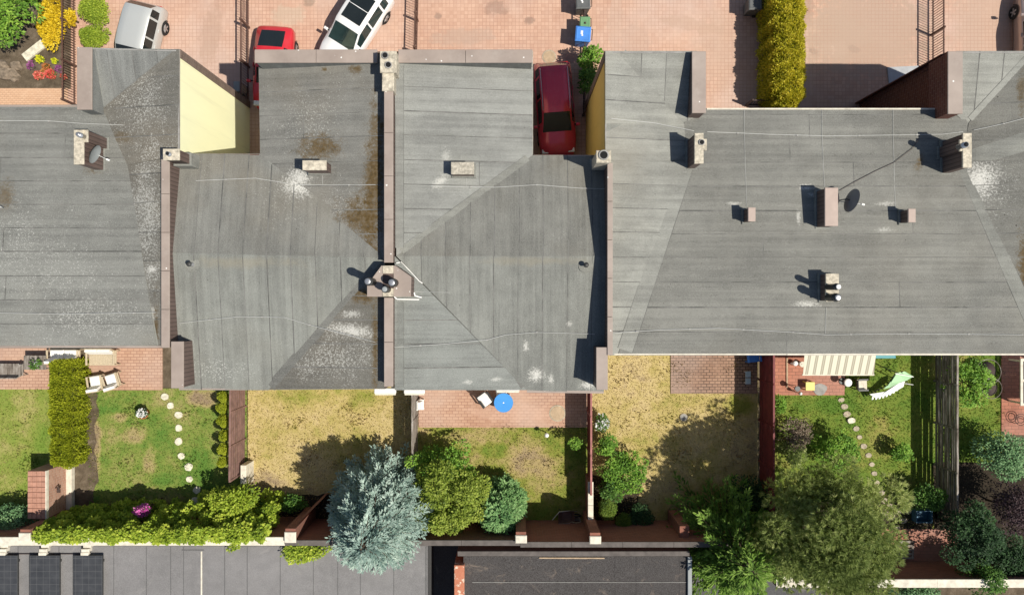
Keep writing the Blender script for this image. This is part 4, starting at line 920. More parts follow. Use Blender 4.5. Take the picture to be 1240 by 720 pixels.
for pts, wd in (([(480,318.5),(487,317.5),(508,340),(512,343)], 0.035), ([(478,359),(481,362),(508,362.5)], 0.045), ([(502,354),(503,358),(511,360)], 0.045)):
    mb = MB(); P = [roof_pt(x, y, 0.09) for x, y in pts]
    for i in range(len(P)-1): mb.beam(P[i], P[i+1], wd, 0.05)
    mb.build('white_flashing', M['white'], h3)
wire(h3, [(478,224),(540,226),(600,227),(650,224),(700,228),(732,229)]); wire(h3, [(478,420),(540,416),(590,411),(612,405),(650,402),(720,404)]); wire(h3, [(565,212),(565,226)], False); wire(h3, [(500,353),(545,354)], False)
# ---- long double house on the right
h4 = thing('row_house', (W(980,300).x, W(980,300).y, 0), 'long double house with the wide taupe roof and satellite dish', 'house')
P4p = [(748,62,7.19),(844,62,7.19),(844,140,6.66),(828,150,6.6)]
P4a = [(733,62,7.3),(748,62,7.19),(828,150,6.6),(733,150,7.3)]
P4b = [(733,150,7.3),(828,150,6.6),(832,195,6.75),(733,195,7.3)]
P4c = [(738,195,7.3),(832,195,6.75),(748,430,7.3),(738,430,7.3)]
P4m1 = [(828,150,6.6),(840,131,6.6),(1162,131,6.6),(1172,150,6.6),(1165,195,6.75),(832,195,6.75)]
P4m2 = [(832,195,6.75),(1165,195,6.75),(1268,430,7.3),(748,430,7.3)]
P5p = [(1158,62,7.0),(1252,62,7.0),(1172,150,6.6),(1158,140,6.6)]
P5a = [(1252,62,7.0),(1310,62,7.3),(1310,150,7.3),(1172,150,6.6)]
P5b = [(1172,150,6.6),(1310,150,7.3),(1310,195,7.3),(1165,195,6.75)]
P5c = [(1165,195,6.75),(1310,195,7.3),(1310,430,7.4),(1268,430,7.3)]
r4 = deck(h4, [P4p, P4a, P4b, P4c, P4m1, P4m2, P5p, P5a, P5b, P5c])
roof_plane(r4, P4m1, 'x', WD, M['f4_main'], 31, cut=(13,26)); roof_plane(r4, P4m2, 'x', WD, M['f4_main'], 32, cut=(13,26))
roof_plane(r4, P4p, 'y', WD, M['f4_side'], 33, 0.004); roof_plane(r4, P4a, 'x', WD, M['f4_side'], 34, 0.006); roof_plane(r4, P4b, 'x', WD, M['f4_side'], 39, 0.006); roof_plane(r4, P4c, 'x', WD, M['f4_side'], 35, 0.006)
roof_plane(r4, P5p, 'y', WD, M['f4_side'], 36, 0.004); roof_plane(r4, P5a, 'x', WD, M['f5_side'], 37, 0.006); roof_plane(r4, P5b, 'x', WD, M['f5_side'], 40, 0.006); roof_plane(r4, P5c, 'x', WD, M['f5_side'], 38, 0.006)
valley(r4, (831,200), (757,424), 0.62, M['f4_side'], 2, 0.02); valley(r4, (752,66), (824,146), 0.5, M['f4_side'], 1, 0.02); valley(r4, (1167,200), (1264,424), 0.55, M['valley'], 2, 0.02); valley(r4, (1176,146), (1248,68), 0.4, M['f4_side'], 1, 0.02)
walls(h4, [(733,62,7.19),(855,62,7.19),(855,131,6.6),(1148,131,6.6),(1148,62,7.0),(1310,62,7.0),(1310,430,7.3),(738,430,7.3),(738,196,7.3),(733,196,7.3)],
      [M['brick_speck'],M['cream'],M['brick_dark'],M['brick_dark'],M['brick_dark'],M['cream'],M['cream'],M['cladding'],M['cladding'],M['ochre']])
mb = MB(); q = W(733,62,7.3); mb.box(q.x-0.025, q.y-0.3, 0, q.x+0.2, q.y+0.03, 7.26); mb.build('corner_pier', M['brick_speck'], h4)
mb = MB(); q = W(1148,62,7.3); mb.box(q.x-0.025, q.y-0.02, 0, q.x+0.2, q.y+0.03, 6.9); mb.build('corner_pier', M['brick_dark'], h4)
cap_box(h4, 838,62,855,137, 7.5, split=1); cap_box(h4, 1148,62,1166,138, 7.5, split=1, wallmat=M['brick_dark'])
cap_box(h4, 735.5,197,742,430, 7.9, split=5)
edge_trim(h4, (856,131,6.6), (1147,131,6.6), M['offwhite'], 0.06, 0.09, out=0.03); edge_trim(h4, (742,430,7.3), (1310,430,7.3), M['offwhite'], 0.06, 0.09, out=-0.04)
edge_trim(h4, (733,62,7.25), (838,62,7.19), M['conc_grey'], 0.05, 0.08); edge_trim(h4, (733,62,7.3), (733,182,7.3), M['conc_grey'], 0.05, 0.08, out=-0.02)
edge_trim(h4, (1166,62,7.0), (1310,62,7.05), M['conc_grey'], 0.05, 0.08)
chimney(h4, (841,161,852,198), 7.95, 6.6, M['cladding'], M['mortar_cap'], holes=[(849.5,172.5,0.12)]); chimney(h4, (850,168,856,182), 7.93, 6.6, M['cladding'], M['mortar_cap'])
chimney(h4, (1166,161,1177,203), 8.1, 6.6, M['cladding'], M['mortar_cap'], flues=[(1170,175,8.0,8.45,0.11,M['steel'],False)]); chimney(h4, (1162,169,1167,183), 8.08, 6.6, M['cladding'], M['mortar_cap'])
chimney(h4, (999,227,1015,273.5), 7.75, 6.7, M['cladding'], M['pink_cap']); chimney(h4, (906,251,915,268), 7.6, 6.7, M['cladding'], M['pink_cap']); chimney(h4, (1100,252.5,1109,269), 7.6, 6.7, M['cladding'], M['pink_cap'])
chimney(h4, (1000,331,1016,365), 7.75, 6.8, M['cladding'], M['mortar_cap'], flues=[(1014.5,347,7.7,8.55,0.12,M['steel_dark'],True,M['white']),(1014,360,7.7,8.45,0.15,M['steel_dark'],True,M['steel'])])
dish(h4, W(1029,242,7.6), 0.52, math.radians(-14), math.radians(-4), M['dish_dark'], mount=W(1014,243,7.5))
wire(h4, [(740,144),(790,149),(840,159)]); wire(h4, [(856,160),(930,163),(1000,165),(1080,164),(1140,163),(1165,160)]); wire(h4, [(1178,158),(1215,150),(1245,142)])
wire(h4, [(742,403),(800,399),(870,397),(960,402),(1000,405),(1060,404),(1140,404),(1238,405)])
for x, y0, y1 in ((901,163,250),(995,163,226),(1081,164,252)): wire(h4, [(x,132),(x,y0)], False); wire(h4, [(x,y0),(x+3,y1)], False)
wire(h4, [(1000,372),(999,404)], False)
mb = MB(); P = [roof_pt(x, y, 0.05) for x, y in [(1112,168),(1104,180),(1082,197),(1060,207),(1035,220),(1016,231)]]; mb.tube(P, 0.011, 5); mb.build('aerial_cable', M['iron'], h4)
# doors and windows on the street and garden fronts
for h_, y_n, xs_n, y_s, xs_s in ((h1, (127,6.6), (20,60), (421,7.3), (30,120,160)), (h2, (62,6.5), (345,420), (472,6.5), (260,380,430)), (h3, (62,6.5), (520,600), (472,6.5), (520,590,680)), (h4, (131,6.6), (900,960,1060,1110), (430,7.3), (800,860,1000,1060,1200))):
    yn, ys = W(0, y_n[0], y_n[1]).y, W(0, y_s[0], y_s[1]).y
    for i, x in enumerate(xs_n):
        X = W(x, 0, y_n[1]).x; window(h_, X, yn, 4.0, 1.3, 1.3, 1)
        if i == 0: door(h_, X, yn, 1.0, 2.1, 1)
        else: window(h_, X, yn, 1.1, 1.3, 1.2, 1)
    for i, x in enumerate(xs_s):
        X = W(x, 0, y_s[1]).x; window(h_, X, ys, 4.0, 1.2, 1.3, -1)
        if i == 1: door(h_, X, ys, 1.6, 2.1, -1, M['white'])
        else: window(h_, X, ys, 1.0, 1.4, 1.3, -1)
# ---------------------------------------------------------------- fences, garden walls, garages
def picket_fence(label, a, b, h=1.1, pitch=0.13, mat=None, group='picket fences between the forecourts', rail2=True, wid=0.03):
    """a,b: ground pixels of the two ends"""
    A, B = W(*a), W(*b); d = B-A; L = d.length; d.normalize(); ang = math.atan2(d.y, d.x); mat = mat or M['iron_brown']
    t = thing('picket_fence', ((A+B)/2)[:], label, 'fence', group)
    pm = MB().box(-wid*0.3, -wid/2, 0.06, wid*0.3, wid/2, h).mesh('picket', mat)
    for i in range(int(L/pitch)+1): inst('picket', pm, t, A+d*(i*pitch), (random.uniform(-.02,.02), 0, ang))
    po = MB().bbox(-0.045,-0.045,0,0.045,0.045,h+0.06,0.02).mesh('post', mat)
    n = max(1, round(L/2.2))
    for i in range(n+1): inst('post', po, t, A+d*(L*i/n), (0,0,ang))
    for z in (h-0.06, 0.2):
        for i in range(n):
            mb = MB(); mb.beam(A+d*(L*i/n+0.046)+Vector((0,0,z)), A+d*(L*(i+1)/n-0.046)+Vector((0,0,z)), 0.055, 0.05); mb.build('rail', mat, t)
    return t
def board_fence(label, a, b, h=1.85, n=9, mat=None, postmat=None, bay=1.9, bt=0.024, gap=0.045, group='slatted garden fences', jitter=0.004, cap=True, z0=0.12):
    A, B = W(*a), W(*b); d = B-A; L = d.length; d.normalize(); s = Vector((d.y,-d.x,0)); k = max(1, round(L/bay))
    t = thing('slat_fence', ((A+B)/2)[:], label, 'fence', group); bh = (h-z0)/n-gap; ang = math.atan2(d.y, d.x)
    pm = MB().bbox(-0.045,-0.045,0,0.045,0.045,h+0.05,0.02).mesh('post', postmat or mat)
    bm = MB().box(-L/k/2+0.05, -bt/2, 0, L/k/2-0.05, bt/2, bh).mesh('board', mat)
    for i in range(k+1): inst('post', pm, t, A+d*(L*i/k), (0,0,ang))
    for i in range(k):
        for j in range(n):
            inst('board', bm, t, A+d*(L*(i+0.5)/k)+Vector((0,0,z0+j*(bh+gap)))+s*random.uniform(-jitter, jitter), (random.uniform(-.05,.05), random.uniform(-.004,.004), ang))
        if cap:
            mb = MB(); mb.beam(A+d*(L*i/k+0.046)+Vector((0,0,h+0.02)), A+d*(L*(i+1)/k-0.046)+Vector((0,0,h+0.02)), 0.09, 0.03); mb.build('cap_rail', postmat or mat, t)
    return t
picket_fence('brown picket fence beside the flower bed', (92,-14), (93,128), 1.15)
picket_fence('brown picket fence between yellow wall and red car', (302,-14), (302,130), 1.15)
picket_fence('brown picket fence beside the white SUV', (507,-14), (505,66), 1.1)
picket_fence('low dark picket fence beside the dustbins', (706,-14), (706,140), 0.95, mat=M['iron'])
picket_fence('brown picket fence in front of the dark brick gable', (1127,-14), (1127,100), 1.1)
picket_fence('short dark picket fence at the foot of the golden hedge', (903,128), (935,128), 1.0, mat=M['iron'])
board_fence('brown stained slat fence beside the small ball shrubs', (298,452), (297,570), 1.9, 8, M['fence_brown'], gap=0.07)
board_fence('narrow grey wooden fence behind the blue spruce', (506,452), (506,602), 1.9, 9, M['wood_grey'], gap=0.03)
board_fence('faded red fence between patio and flowering shrubs', (711,452), (711,586), 1.75, 7, M['fence_red'], M['fence_pink'], gap=0.02)
board_fence('oxblood slat fence beside the striped awning', (919,410), (919,606), 1.95, 9, M['fence_red'], M['fence_red'], gap=0.022)
board_fence('weathered silver slat fence beside the garden swing', (1131,410), (1131,612), 1.8, 10, M['wood_grey'], M['wood_grey'], gap=0.025, jitter=0.03)
# low wall continuing the faded red fence
mb = MB(); a, b = W(712,583,1.5), W(718.5,640,1.5); t = thing('low_wall', (a.x, (a.y+b.y)/2, 0), 'narrow brick wall with a pale coping below the faded red fence', 'wall')
mb.box(a.x+0.03, a.y, 0, b.x-0.03, b.y, 1.44); mb.build('brickwork', M['brick'], t)
for i in range(4):
    m2 = MB(); y0 = a.y+(b.y-a.y)*i/4; y1 = a.y+(b.y-a.y)*(i+1)/4; m2.bbox(a.x, y1+0.006, 1.441, b.x, y0-0.006, 1.5, 0.012); m2.build('coping', M['offwhite'], t)
# tall brick wall along the garages, with coping and piers
def garden_wall(label, x0, x1, ytop, z, matw, matc, seg=2.4, th=0.3, y1=None, group=None):
    a, b = W(x0, ytop, z), W(x1, y1 or ytop, z); t = thing('garden_wall', (((a+b)/2).x, ((a+b)/2).y, 0), label, 'wall', group)
    mb = MB(); mb.beam(Vector((a.x,a.y,(z-0.08)/2)), Vector((b.x,b.y,(z-0.08)/2)), th, z-0.08); mb.build('brickwork', matw, t)
    n = max(1, round((b-a).length/seg)); d = b-a
    for i in range(n):
        m2 = MB(); p = a+d*(i/n)+d.normalized()*0.006; q = a+d*((i+1)/n)-d.normalized()*0.006; m2.beam(p-Vector((0,0,0.039)), q-Vector((0,0,0.039)), th+0.08, 0.078); m2.build('coping', matc, t)
    return t
def pier(wall, x0, y0, x1, y1, z, deep=0.55, mat=None, cap=True):
    a, b = W(x0, y1, z), W(x1, y0, z); mb = MB(); mb.box(a.x+0.03, a.y+0.05, 0, b.x-0.03, b.y+deep*0.25, z-0.09); p = mb.build('pier', mat or M['brick'], wall)
    if cap: m2 = MB(); m2.bbox(a.x, a.y, z-0.089, b.x, b.y, z, 0.03); m2.build('pier_cap', M['offwhite'], p)
w1 = garden_wall('tall brick wall covered in yellow green ivy', -80, 345, 655, 3.1, M['brick'], M['offwhite']); pier(w1, 22,645,36,655,3.2); pier(w1, 344,644,358,657,3.3)
w2 = garden_wall('tall dark brick wall behind the blue spruce and round shrub', 345, 630, 657, 3.2, M['brick'], M['coping_dim'], th=0.16); pier(w2, 624,648,638,657.5,3.4)
w3 = garden_wall('tall dark brick wall below the parched lawn', 630, 940, 659, 3.2, M['brick'], M['coping_dim'], th=0.16); pier(w3, 714,649,728,658.5,3.4)
pier(w3, 823,641,836,654,2.6, cap=False)
w4 = garden_wall('long brick wall with white coping at the purple shrub', 940, 1330, 706, 2.4, M['brick'], M['offwhite']); pier(w4, 946,697,960,711,2.6)
mb = MB(); p0, p1 = W(352,641,2.8), W(388,605,1.2)
m5 = MB(); q0, q1 = Vector((p0.x,p0.y,0)), Vector((p1.x,p1.y,0)); s = Vector((0.12,0.06,0))
m5.add([q0-s,q0+s,q1+s,q1-s,q0-s+Vector((0,0,2.8)),q0+s+Vector((0,0,2.8)),q1+s+Vector((0,0,1.2)),q1-s+Vector((0,0,1.2))],[(0,1,2,3),(4,7,6,5),(0,4,5,1),(1,5,6,2),(2,6,7,3),(3,7,4,0)])
m5.build('buttress', M['brick'], w2)
# garages below the wall
def garage(label, x0, y0, x1, y1, z, mat, wallmat, strips=0, wd=1.05, seed=0):
    a, b = W(x0, y1, z), W(x1, y0, z); t = thing('garage', ((a.x+b.x)/2, (a.y+b.y)/2, 0), label, 'garage')
    mb = MB(); mb.box(a.x, a.y, 0, b.x, b.y, z-0.02); mb.build('wall', wallmat, t)
    mb = MB(); mb.box(a.x-0.03, a.y-0.03, z-0.019, b.x+0.03, b.y+0.03, z); rf = mb.build('roof', mat, t); rr = random.Random(seed); x = a.x
    while x < b.x:
        w_ = min(wd*rr.choice((0.55,1.0,1.0,1.4,2.0))*rr.uniform(0.9,1.1), b.x-x); dz = rr.uniform(0.004,0.012); m2 = MB()
        m2.box(x+0.004, a.y, z+0.001, x+w_-0.03, b.y, z+dz); m2.box(x+w_-0.03, a.y, z+0.001, x+w_-0.002, b.y, z+dz+0.004, 1); m2.build('felt_strip', [mat, M['seam_dark'] if seed == 3 else mat], rf); x += w_
    return t, a, b
M['seam_dark'] = flat_roof('garage_seam', (0.11,0.108,0.105,1), (0.2,0.2,0.2,1), 0.2)
ga, a, b = garage('grey felt garage roof carrying the dark panels', -60, 661, 517, 780, 2.75, M['garage_l'], M['asphalt'], seed=3)
m2 = MB(); p, q = W(244,667,2.77), W(244,790,2.77); m2.beam(p, q, 0.06, 0.02); m2.build('roof_batten', M['offwhite'], ga)
m2 = MB(); p, q = W(220,665.5,2.77), W(247,665.5,2.77); m2.beam(p, q, 0.03, 0.02); m2.build('roof_batten', M['seam_dark'], ga)
sheet('alley', rect(300,640,1000,900), 0.02, M['asphalt'], label='narrow dark alley between the garages', cat='alley')
gb, a, b = garage('brown felt garage roof with the flaking red firewall', 562, 673, 832, 800, 2.8, M['garage_r'], M['brick'], wd=1.9, seed=4)
for (x0,y0,x1,y1,z,mat) in ((554,667,835,673,2.95,M['coping_dim']),(550,684,562,800,3.1,M['flaky']),(833,674,838,800,2.95,M['dish_grey'])):
    m2 = MB(); pxbox(m2, x0,y0,x1,y1,z,2.3 if z < 3 else 0.0, bev=0.015); m2.build('parapet', mat, gb)
m2 = MB(); p, q = W(572,704.5,2.83), W(831,704.5,2.83); m2.beam(p, q, 0.02, 0.015); m2.build('felt_lap', M['conc_grey'], gb)
for i, x in enumerate((675,710,690)):
    m2 = MB(); p, q = W(x-22,675,2.83), W(x+22,675.3,2.83); m2.beam(p, q, 0.05, 0.02+0.006*i); m2.build('edge_lath', M['wood_tan'], gb)
# dark panels standing on the grey garage roof
for i, (x0, x1) in enumerate(((-16,21.5),(35,72.5),(88,124.5))):
    z = 2.98; a, b = W(x0, 790, z), W(x1, 672, z); t = thing('roof_panel', ((a.x+b.x)/2, (a.y+b.y)/2, 2.765), 'dark tiled panel lying on the grey garage roof', 'panel', 'dark panels on the garage roof')
    m = MB(); m.box(a.x+0.02, a.y+0.02, z-0.05, b.x-0.02, b.y-0.02, z-0.008); m.build('panel_face', M['panel'], t)
    for (u0,v0,u1,v1) in ((a.x,a.y,a.x+0.02,b.y),(b.x-0.02,a.y,b.x,b.y),(a.x+0.021,b.y-0.02,b.x-0.021,b.y)):
        m = MB(); m.box(u0,v0,z-0.06,u1,v1,z); m.build('frame', M['steel_dark'], t)
    for (u, v) in ((a.x+0.1,b.y-0.3),(b.x-0.1,b.y-0.3),(a.x+0.1,a.y+0.3),(b.x-0.1,a.y+0.3)):
        m = MB(); m.box(u-0.05,v-0.05,2.765,u+0.05,v+0.05,z-0.061); m.build('foot', M['steel_dark'], t)
    bx = (x0+x1)/2+(0 if i == 0 else 0)
    cx = (4,53.5,104.5)[i]; p = W(cx, 665, 2.95); t2 = thing('ballast_block', (p.x, p.y, 2.765), 'white slotted block at the head of a dark panel', 'block', 'white blocks on the garage roof')
    for j, (dx, dy) in enumerate(((0.06,0.17),(0.0,-0.02),(-0.06,-0.2))):
        m = MB(); m.bbox(p.x+dx-0.2, p.y+dy-0.075, 2.766, p.x+dx+0.16, p.y+dy+0.075, 2.98+0.05*(j==1), 0.02); m.build('step', M['offwhite'], t2)
    m = MB(); m.box(p.x-0.15,p.y-0.19,2.766,p.x+0.1,p.y+0.2,2.85); m.build('base', M['conc_grey'], t2)
for i, (x0, x1) in enumerate(((-10,45),(60,96))):
    m = MB(); p, q = W(x0,671,2.9), W(x1,671,2.9); m.tube([p+Vector((0,0,-0.1)), (p+q)/2+Vector((0,0,-0.09)), q+Vector((0,0,-0.1))], 0.022, 6); tag(m.build('cable', M['iron'], None), ('black cable running to the leftmost white block','black cable between two dark panels')[i], 'cable')
# brick grill in the left garden
t = thing('garden_grill', (W(88,590).x, W(88,590).y, 0), 'tall brick barbecue block with white stone edges beside the hedge', 'grill')
z = 1.75; a, b = W(33,628,z), W(55,570,z); mb = MB(); mb.box(a.x,a.y,0,b.x,b.y,z-0.06); mb.build('brickwork', M['brick_pale'], t)
tl = MB(); 
rows, cols = 9, 4
tm = MB().bbox(-(b.x-a.x)/cols/2+0.008, -(b.y-a.y)/rows/2+0.008, 0, (b.x-a.x)/cols/2-0.008, (b.y-a.y)/rows/2-0.008, 0.05, 0.012).mesh('roof_tile', M['terracotta_pale'] if 'terracotta_pale' in M else plain('pale_clay_tile', (0.42,0.22,0.155,1), 0.85, 0.2, 4))
for i in range(cols):
    for j in range(rows): inst('tile', tm, t, (a.x+(i+0.5)*(b.x-a.x)/cols, a.y+(j+0.5)*(b.y-a.y)/rows, z-0.058+0.004*((i+j)%2)))
mb = MB(); mb.box(b.x+0.002, a.y-0.01, z-0.16, b.x+0.05, b.y+0.01, z+0.01); mb.build('stone_edge', M['offwhite'], t)
mb = MB(); mb.box(b.x+0.002, a.y-0.01, 0.0, b.x+0.28, b.y+0.02, 0.24); mb.build('plinth', M['offwhite'], t)
mb = MB(); c = Vector((b.x+0.002, (a.y+b.y)/2+0.15, 1.05)); mb.tube([c, c+Vector((0.16,0.05,0.02)), c+Vector((0.2,-0.2,0.05))], 0.035, 6); mb.box(c.x+0.1,c.y-0.22,c.z,c.x+0.26,c.y-0.06,c.z+0.05); mb.build('iron_hook', M['iron'], t)
# post block at the end of the brown fence
mb = MB(); pxbox(mb, 291,563,298,588,1.0,0.0,bev=0.02); tag(mb.build('gate_pillar', M['offwhite']), 'low white pillar at the end of the brown slat fence', 'pillar')
# entrance slab in front of the dark brick gable
mb = MB(); mb.prism([tuple(W(*p)[:2]) for p in [(1074,82),(1114,80),(1104,100),(1076,104)]], 0.0, 0.06); tag(mb.build('entrance_slab', plain('blue_grey_slab', (0.40,0.41,0.42,1), 0.8, 0.12, 3)), 'blue grey slab in front of the dark brick gable', 'slab')
# manholes
for (x, y, r, lab, z) in ((665,69,0.36,'round drain cover behind the red SUV',0.012),(675,500,0.42,'round drain cover on the patio by the faded red fence',0.062),(828,505,0.2,'small round socket in the parched lawn',0.05)):
    c = W(x, y, z); mb = MB(); mb.lathe([(r,-z),(r,-0.001),(r*0.97,0.004),(r*0.9,0.004)], c, 24); o = mb.build('drain_cover', M['rubble']); tag(o, lab, 'drain cover')
    m2 = MB(); m2.lathe([(r*0.84,0.005),(r*0.82,0.012)], c, 24); m2.build('lid', M['conc_grey'] if r < 0.3 else M['wood_tan'], o)

# meter cabinet at the foot of the yellow wall
t = thing('meter_cabinet', (W(297,112).x, W(297,112).y, 0), 'small light grey cabinet at the foot of the yellow wall', 'cabinet'); c = W(297,112)
mb = MB(); mb.bbox(c.x-.2,c.y-.25,.1,c.x+.12,c.y+.25,1.0,.02); mb.build('case', M['dish_grey'], t); mb = MB(); mb.bbox(c.x+.121,c.y-.2,.2,c.x+.135,c.y+.2,.95,.004); mb.build('door', M['offwhite'], t)
mb = MB(); mb.box(c.x-.16,c.y-.2,0,c.x+.08,c.y+.2,.099); mb.build('plinth', M['conc_grey'], t)
# ---------------------------------------------------------------- plants
hedge('clipped_hedge', 'long clipped golden conifer hedge between two patios', 'hedge', (58,437,87,566), 1.5, M['leaf_thuja_gold'], dens=2100, leaf=0.085)
hedge('clipped_hedge', 'tall golden conifer hedge beside the stained forecourt', 'hedge', (938,-30,977,126), 2.1, M['leaf_thuja_gold2'], dens=1900, leaf=0.095, round_=0.6)
# ivy climbing the wall
def ivy(label, x0, x1, y0, y1, z0, z1, bulk=0.35, n=5200, mat='leaf_ivy', top=True, leafsz=0.105, edge=None):
    a, b = W(x0, 0, z1).x, W(x1, 0, z1).x; yw = W(0, y1, z1).y
    t = thing('ivy', ((a+b)/2, yw+0.3, 0), label, 'climber'); lob = []
    k = int((b-a)*15)
    for i in range(k):
        x = RNG.uniform(a, b); z = RNG.uniform(z0, z1)**1.0; f = (x-a)/(b-a); e = edge(f) if edge else 1.0
        y = yw+RNG.uniform(0.05, 0.3)+bulk*e*(1.2-z/z1)*RNG.uniform(0.5,1.2)
        lob.append((x, y, z*RNG.uniform(0.9,1.03), RNG.uniform(.16,.36), 0.2+0.1*e, RNG.uniform(.16,.34)))
    for i in range(int((b-a)*9)): lob.append((RNG.uniform(a,b), yw+RNG.uniform(0.1,0.35), z1+RNG.uniform(-0.1,0.14), RNG.uniform(.14,.36), 0.24, 0.17))
    leaf_cloud('foliage', lob, n, leafsz, leafsz*0.9, M[mat], t, 0.5, 0.6)
    mb = MB()
    for i in range(16):
        x = a+(b-a)*(i+0.5)/16; mb.tube([(x, yw+0.22, 0), (x+random.uniform(-.3,.3), yw+0.24, z1*0.5), (x+random.uniform(-.6,.6), yw+0.24, z1)], [0.03,0.02,0.008], 5)
    mb.build('stem', M['bark'], t); return t
ivy('yellow green ivy thickly covering the garden wall', 42, 318, 600, 654, 0.3, 3.1, 0.75, 46000, edge=lambda f: 0.5+0.9*f)
shrub('ivy_mound', 'heap of yellow green ivy at the end of the brown slat fence', 'climber', 287, 606, 32, 2.6, M['leaf_ivy'], 0.15, 210, 16, ry=30, zc=1.5)
shrub('ivy_mound', 'bright ivy spilling over the wall onto the grey garage roof', 'climber', 369, 666, 33, 3.25, M['leaf_ivy'], 0.14, 260, 14, ry=13, zc=2.95, rz=0.3, trunk=0.02)
shrub('ivy_mound', 'single ivy shoot hanging over the wall coping', 'climber', 284, 660, 9, 3.2, M['leaf_ivy'], 0.11, 200, 6, ry=8, zc=3.0, rz=0.2, trunk=0.012)
# small clipped balls along the brown fence
for i, (x, y) in enumerate(((271,480),(270,493),(271,509),(273,526),(272,543),(271,558))):
    shrub('ball_shrub', 'small clipped ball shrub in the row along the brown fence', 'shrub', x, y, 8.0, 1.62, M['leaf_thuja_gold'], 0.07, 460, 7, group='clipped ball shrubs along the fence', zc=1.15, rz=0.46, size=(0.45,0.6), spread=0.5, trunk=0.03)
# conifers
conifer('blue_spruce', 'large silvery blue spruce standing by the garden wall', (473,604), 6.9, 2.75, M['leaf_spruce'], levels=30, per=18, shoot=0.15, wd=0.055, droop=0.10, zlow=0.4, taper=0.48, step=0.075, ragged=0.16)
shrub('yellow_green_tree', 'olive green leafy tree to the right of the blue spruce', 'tree', 546, 600, 45, 3.7, M['leaf_olive'], 0.13, 330, 44, zc=2.1, trunk=0.08, size=(0.16,0.30), spread=0.95)
shrub('leafy_bush', 'fresh green bush behind the olive green tree', 'bush', 536, 562, 40, 2.8, M['leaf_bright'], 0.14, 190, 34, ry=30, zc=1.5, size=(0.16,0.30), spread=0.95)
conifer('round_yew', 'dense round blue green conifer next to the wall pier', (606,603), 2.9, 1.18, M['leaf_globe'], levels=22, per=24, shoot=0.16, wd=0.06, droop=-0.35, zlow=0.2, taper=0.42, step=0.085, ragged=0.08, cat='shrub', upturn=0.0, twig=0.7)
def pine_lobes(c, spec): return [(c.x+dx, c.y+dy, z, r, r*0.95, rz) for dx, dy, z, r, rz in spec]
bp = W(949,597,0); spec = []
rp = random.Random(8)
for i in range(60):
    a = rp.uniform(0,6.283); el = math.asin(rp.uniform(-0.6,1.0)); R = 2.35*math.cos(el)*rp.uniform(0.6,1.28); spec.append((math.cos(a)*R, math.sin(a)*R, 5.0+2.2*math.sin(el), rp.uniform(0.4,0.95), rp.uniform(0.3,0.6)))
for (dx,dy,z,r) in ((-1.9,0.9,5.2,.9),(-2.5,-0.6,4.2,.8),(-2.7,-1.7,3.4,.8),(-1.6,1.9,5.0,.7),(1.9,-1.9,4.6,.8),(0.6,-2.6,4.2,.8),(-1.2,-2.5,3.6,.9)): spec.append((dx,dy,z,r,r*0.55))
for i in range(34):
    a = rp.uniform(0,6.283); R = 1.9*math.sqrt(rp.random()); spec.append((math.cos(a)*R, math.sin(a)*R, rp.uniform(3.4,6.2), rp.uniform(0.6,0.9), rp.uniform(0.35,0.5)))
pine('large_pine', 'largest olive green pine in the gardens, beside the stone path', bp, pine_lobes(bp, spec), M['leaf_pine'], 9500, 13, 0.22, 0.028)
bp = W(868,612,0)
conifer('cypress', 'bright green feathery conifer overhanging the brown garage roof', (869,643), 5.4, 3.0, M['leaf_cypress'], levels=24, per=13, shoot=0.22, wd=0.075, droop=0.05, zlow=0.5, taper=0.62, step=0.12, ragged=0.35, upturn=0.2, side=0.8, twig=0.4)
conifer('cypress', 'yellow green conifer at the foot of the large pine', (926,640), 3.2, 1.5, M['leaf_cypress'], levels=14, per=11, shoot=0.22, wd=0.08, droop=0.05, zlow=0.5, taper=0.7, step=0.14, ragged=0.3)
# shrubs, garden by garden
shrub('leafy_bush', 'dark green bush on the dark bed at the foot of the buttress', 'bush', 353, 611, 19, 1.2, M['leaf_green'], 0.13, 200, 9, ry=13)
shrub('leafy_bush', 'dark bush between the ivy heap and the buttress', 'bush', 316, 616, 14, 1.3, M['leaf_green'], 0.13, 200, 9, ry=18)
shrub('dark_shrub', 'blue green shrub at the left end of the ivy wall', 'shrub', 18, 625, 30, 2.0, M['leaf_yew'], 0.10, 260, 16, ry=17)
shrub('rhododendron', 'bright pink flowering shrub at the foot of the ivy', 'shrub', 174, 616, 10, 2.2, M['leaf_green'], 0.10, 200, 8, ry=8, zc=1.7, flower=(M['flower_pink'],420,0.09))
shrub('flowering_shrub', 'white flowering shrub against the faded red fence', 'shrub', 728, 512, 9, 1.3, M['leaf_green'], 0.10, 230, 9, ry=12, flower=(M['flower_white'],60,0.10))
shrub('leafy_bush', 'lime green leafy bush leaning on the faded red fence', 'bush', 735, 540, 14, 1.5, M['leaf_bright'], 0.12, 230, 10, ry=14)
shrub('leafy_bush', 'broad fresh green bush on the bed by the faded red fence', 'bush', 755, 573, 30, 1.5, M['leaf_bright'], 0.12, 230, 28, ry=26, size=(0.16,0.32), spread=0.95)
shrub('leafy_bush', 'lime twigs poking over the shaded side of the faded red fence', 'bush', 697, 537, 10, 1.5, M['leaf_bright'], 0.11, 130, 7, ry=7, zc=1.2)
shrub('leafy_bush', 'dark leaved bush at the end of the faded red fence', 'bush', 740, 590, 16, 1.3, M['leaf_green'], 0.11, 230, 10)
shrub('ball_shrub', 'larger clipped dark green ball beside the narrow brick wall', 'shrub', 735, 616, 13, 1.35, M['leaf_ball'], 0.06, 520, 9, zc=0.75, rz=0.6, size=(0.5,0.65), spread=0.45, ry=15)
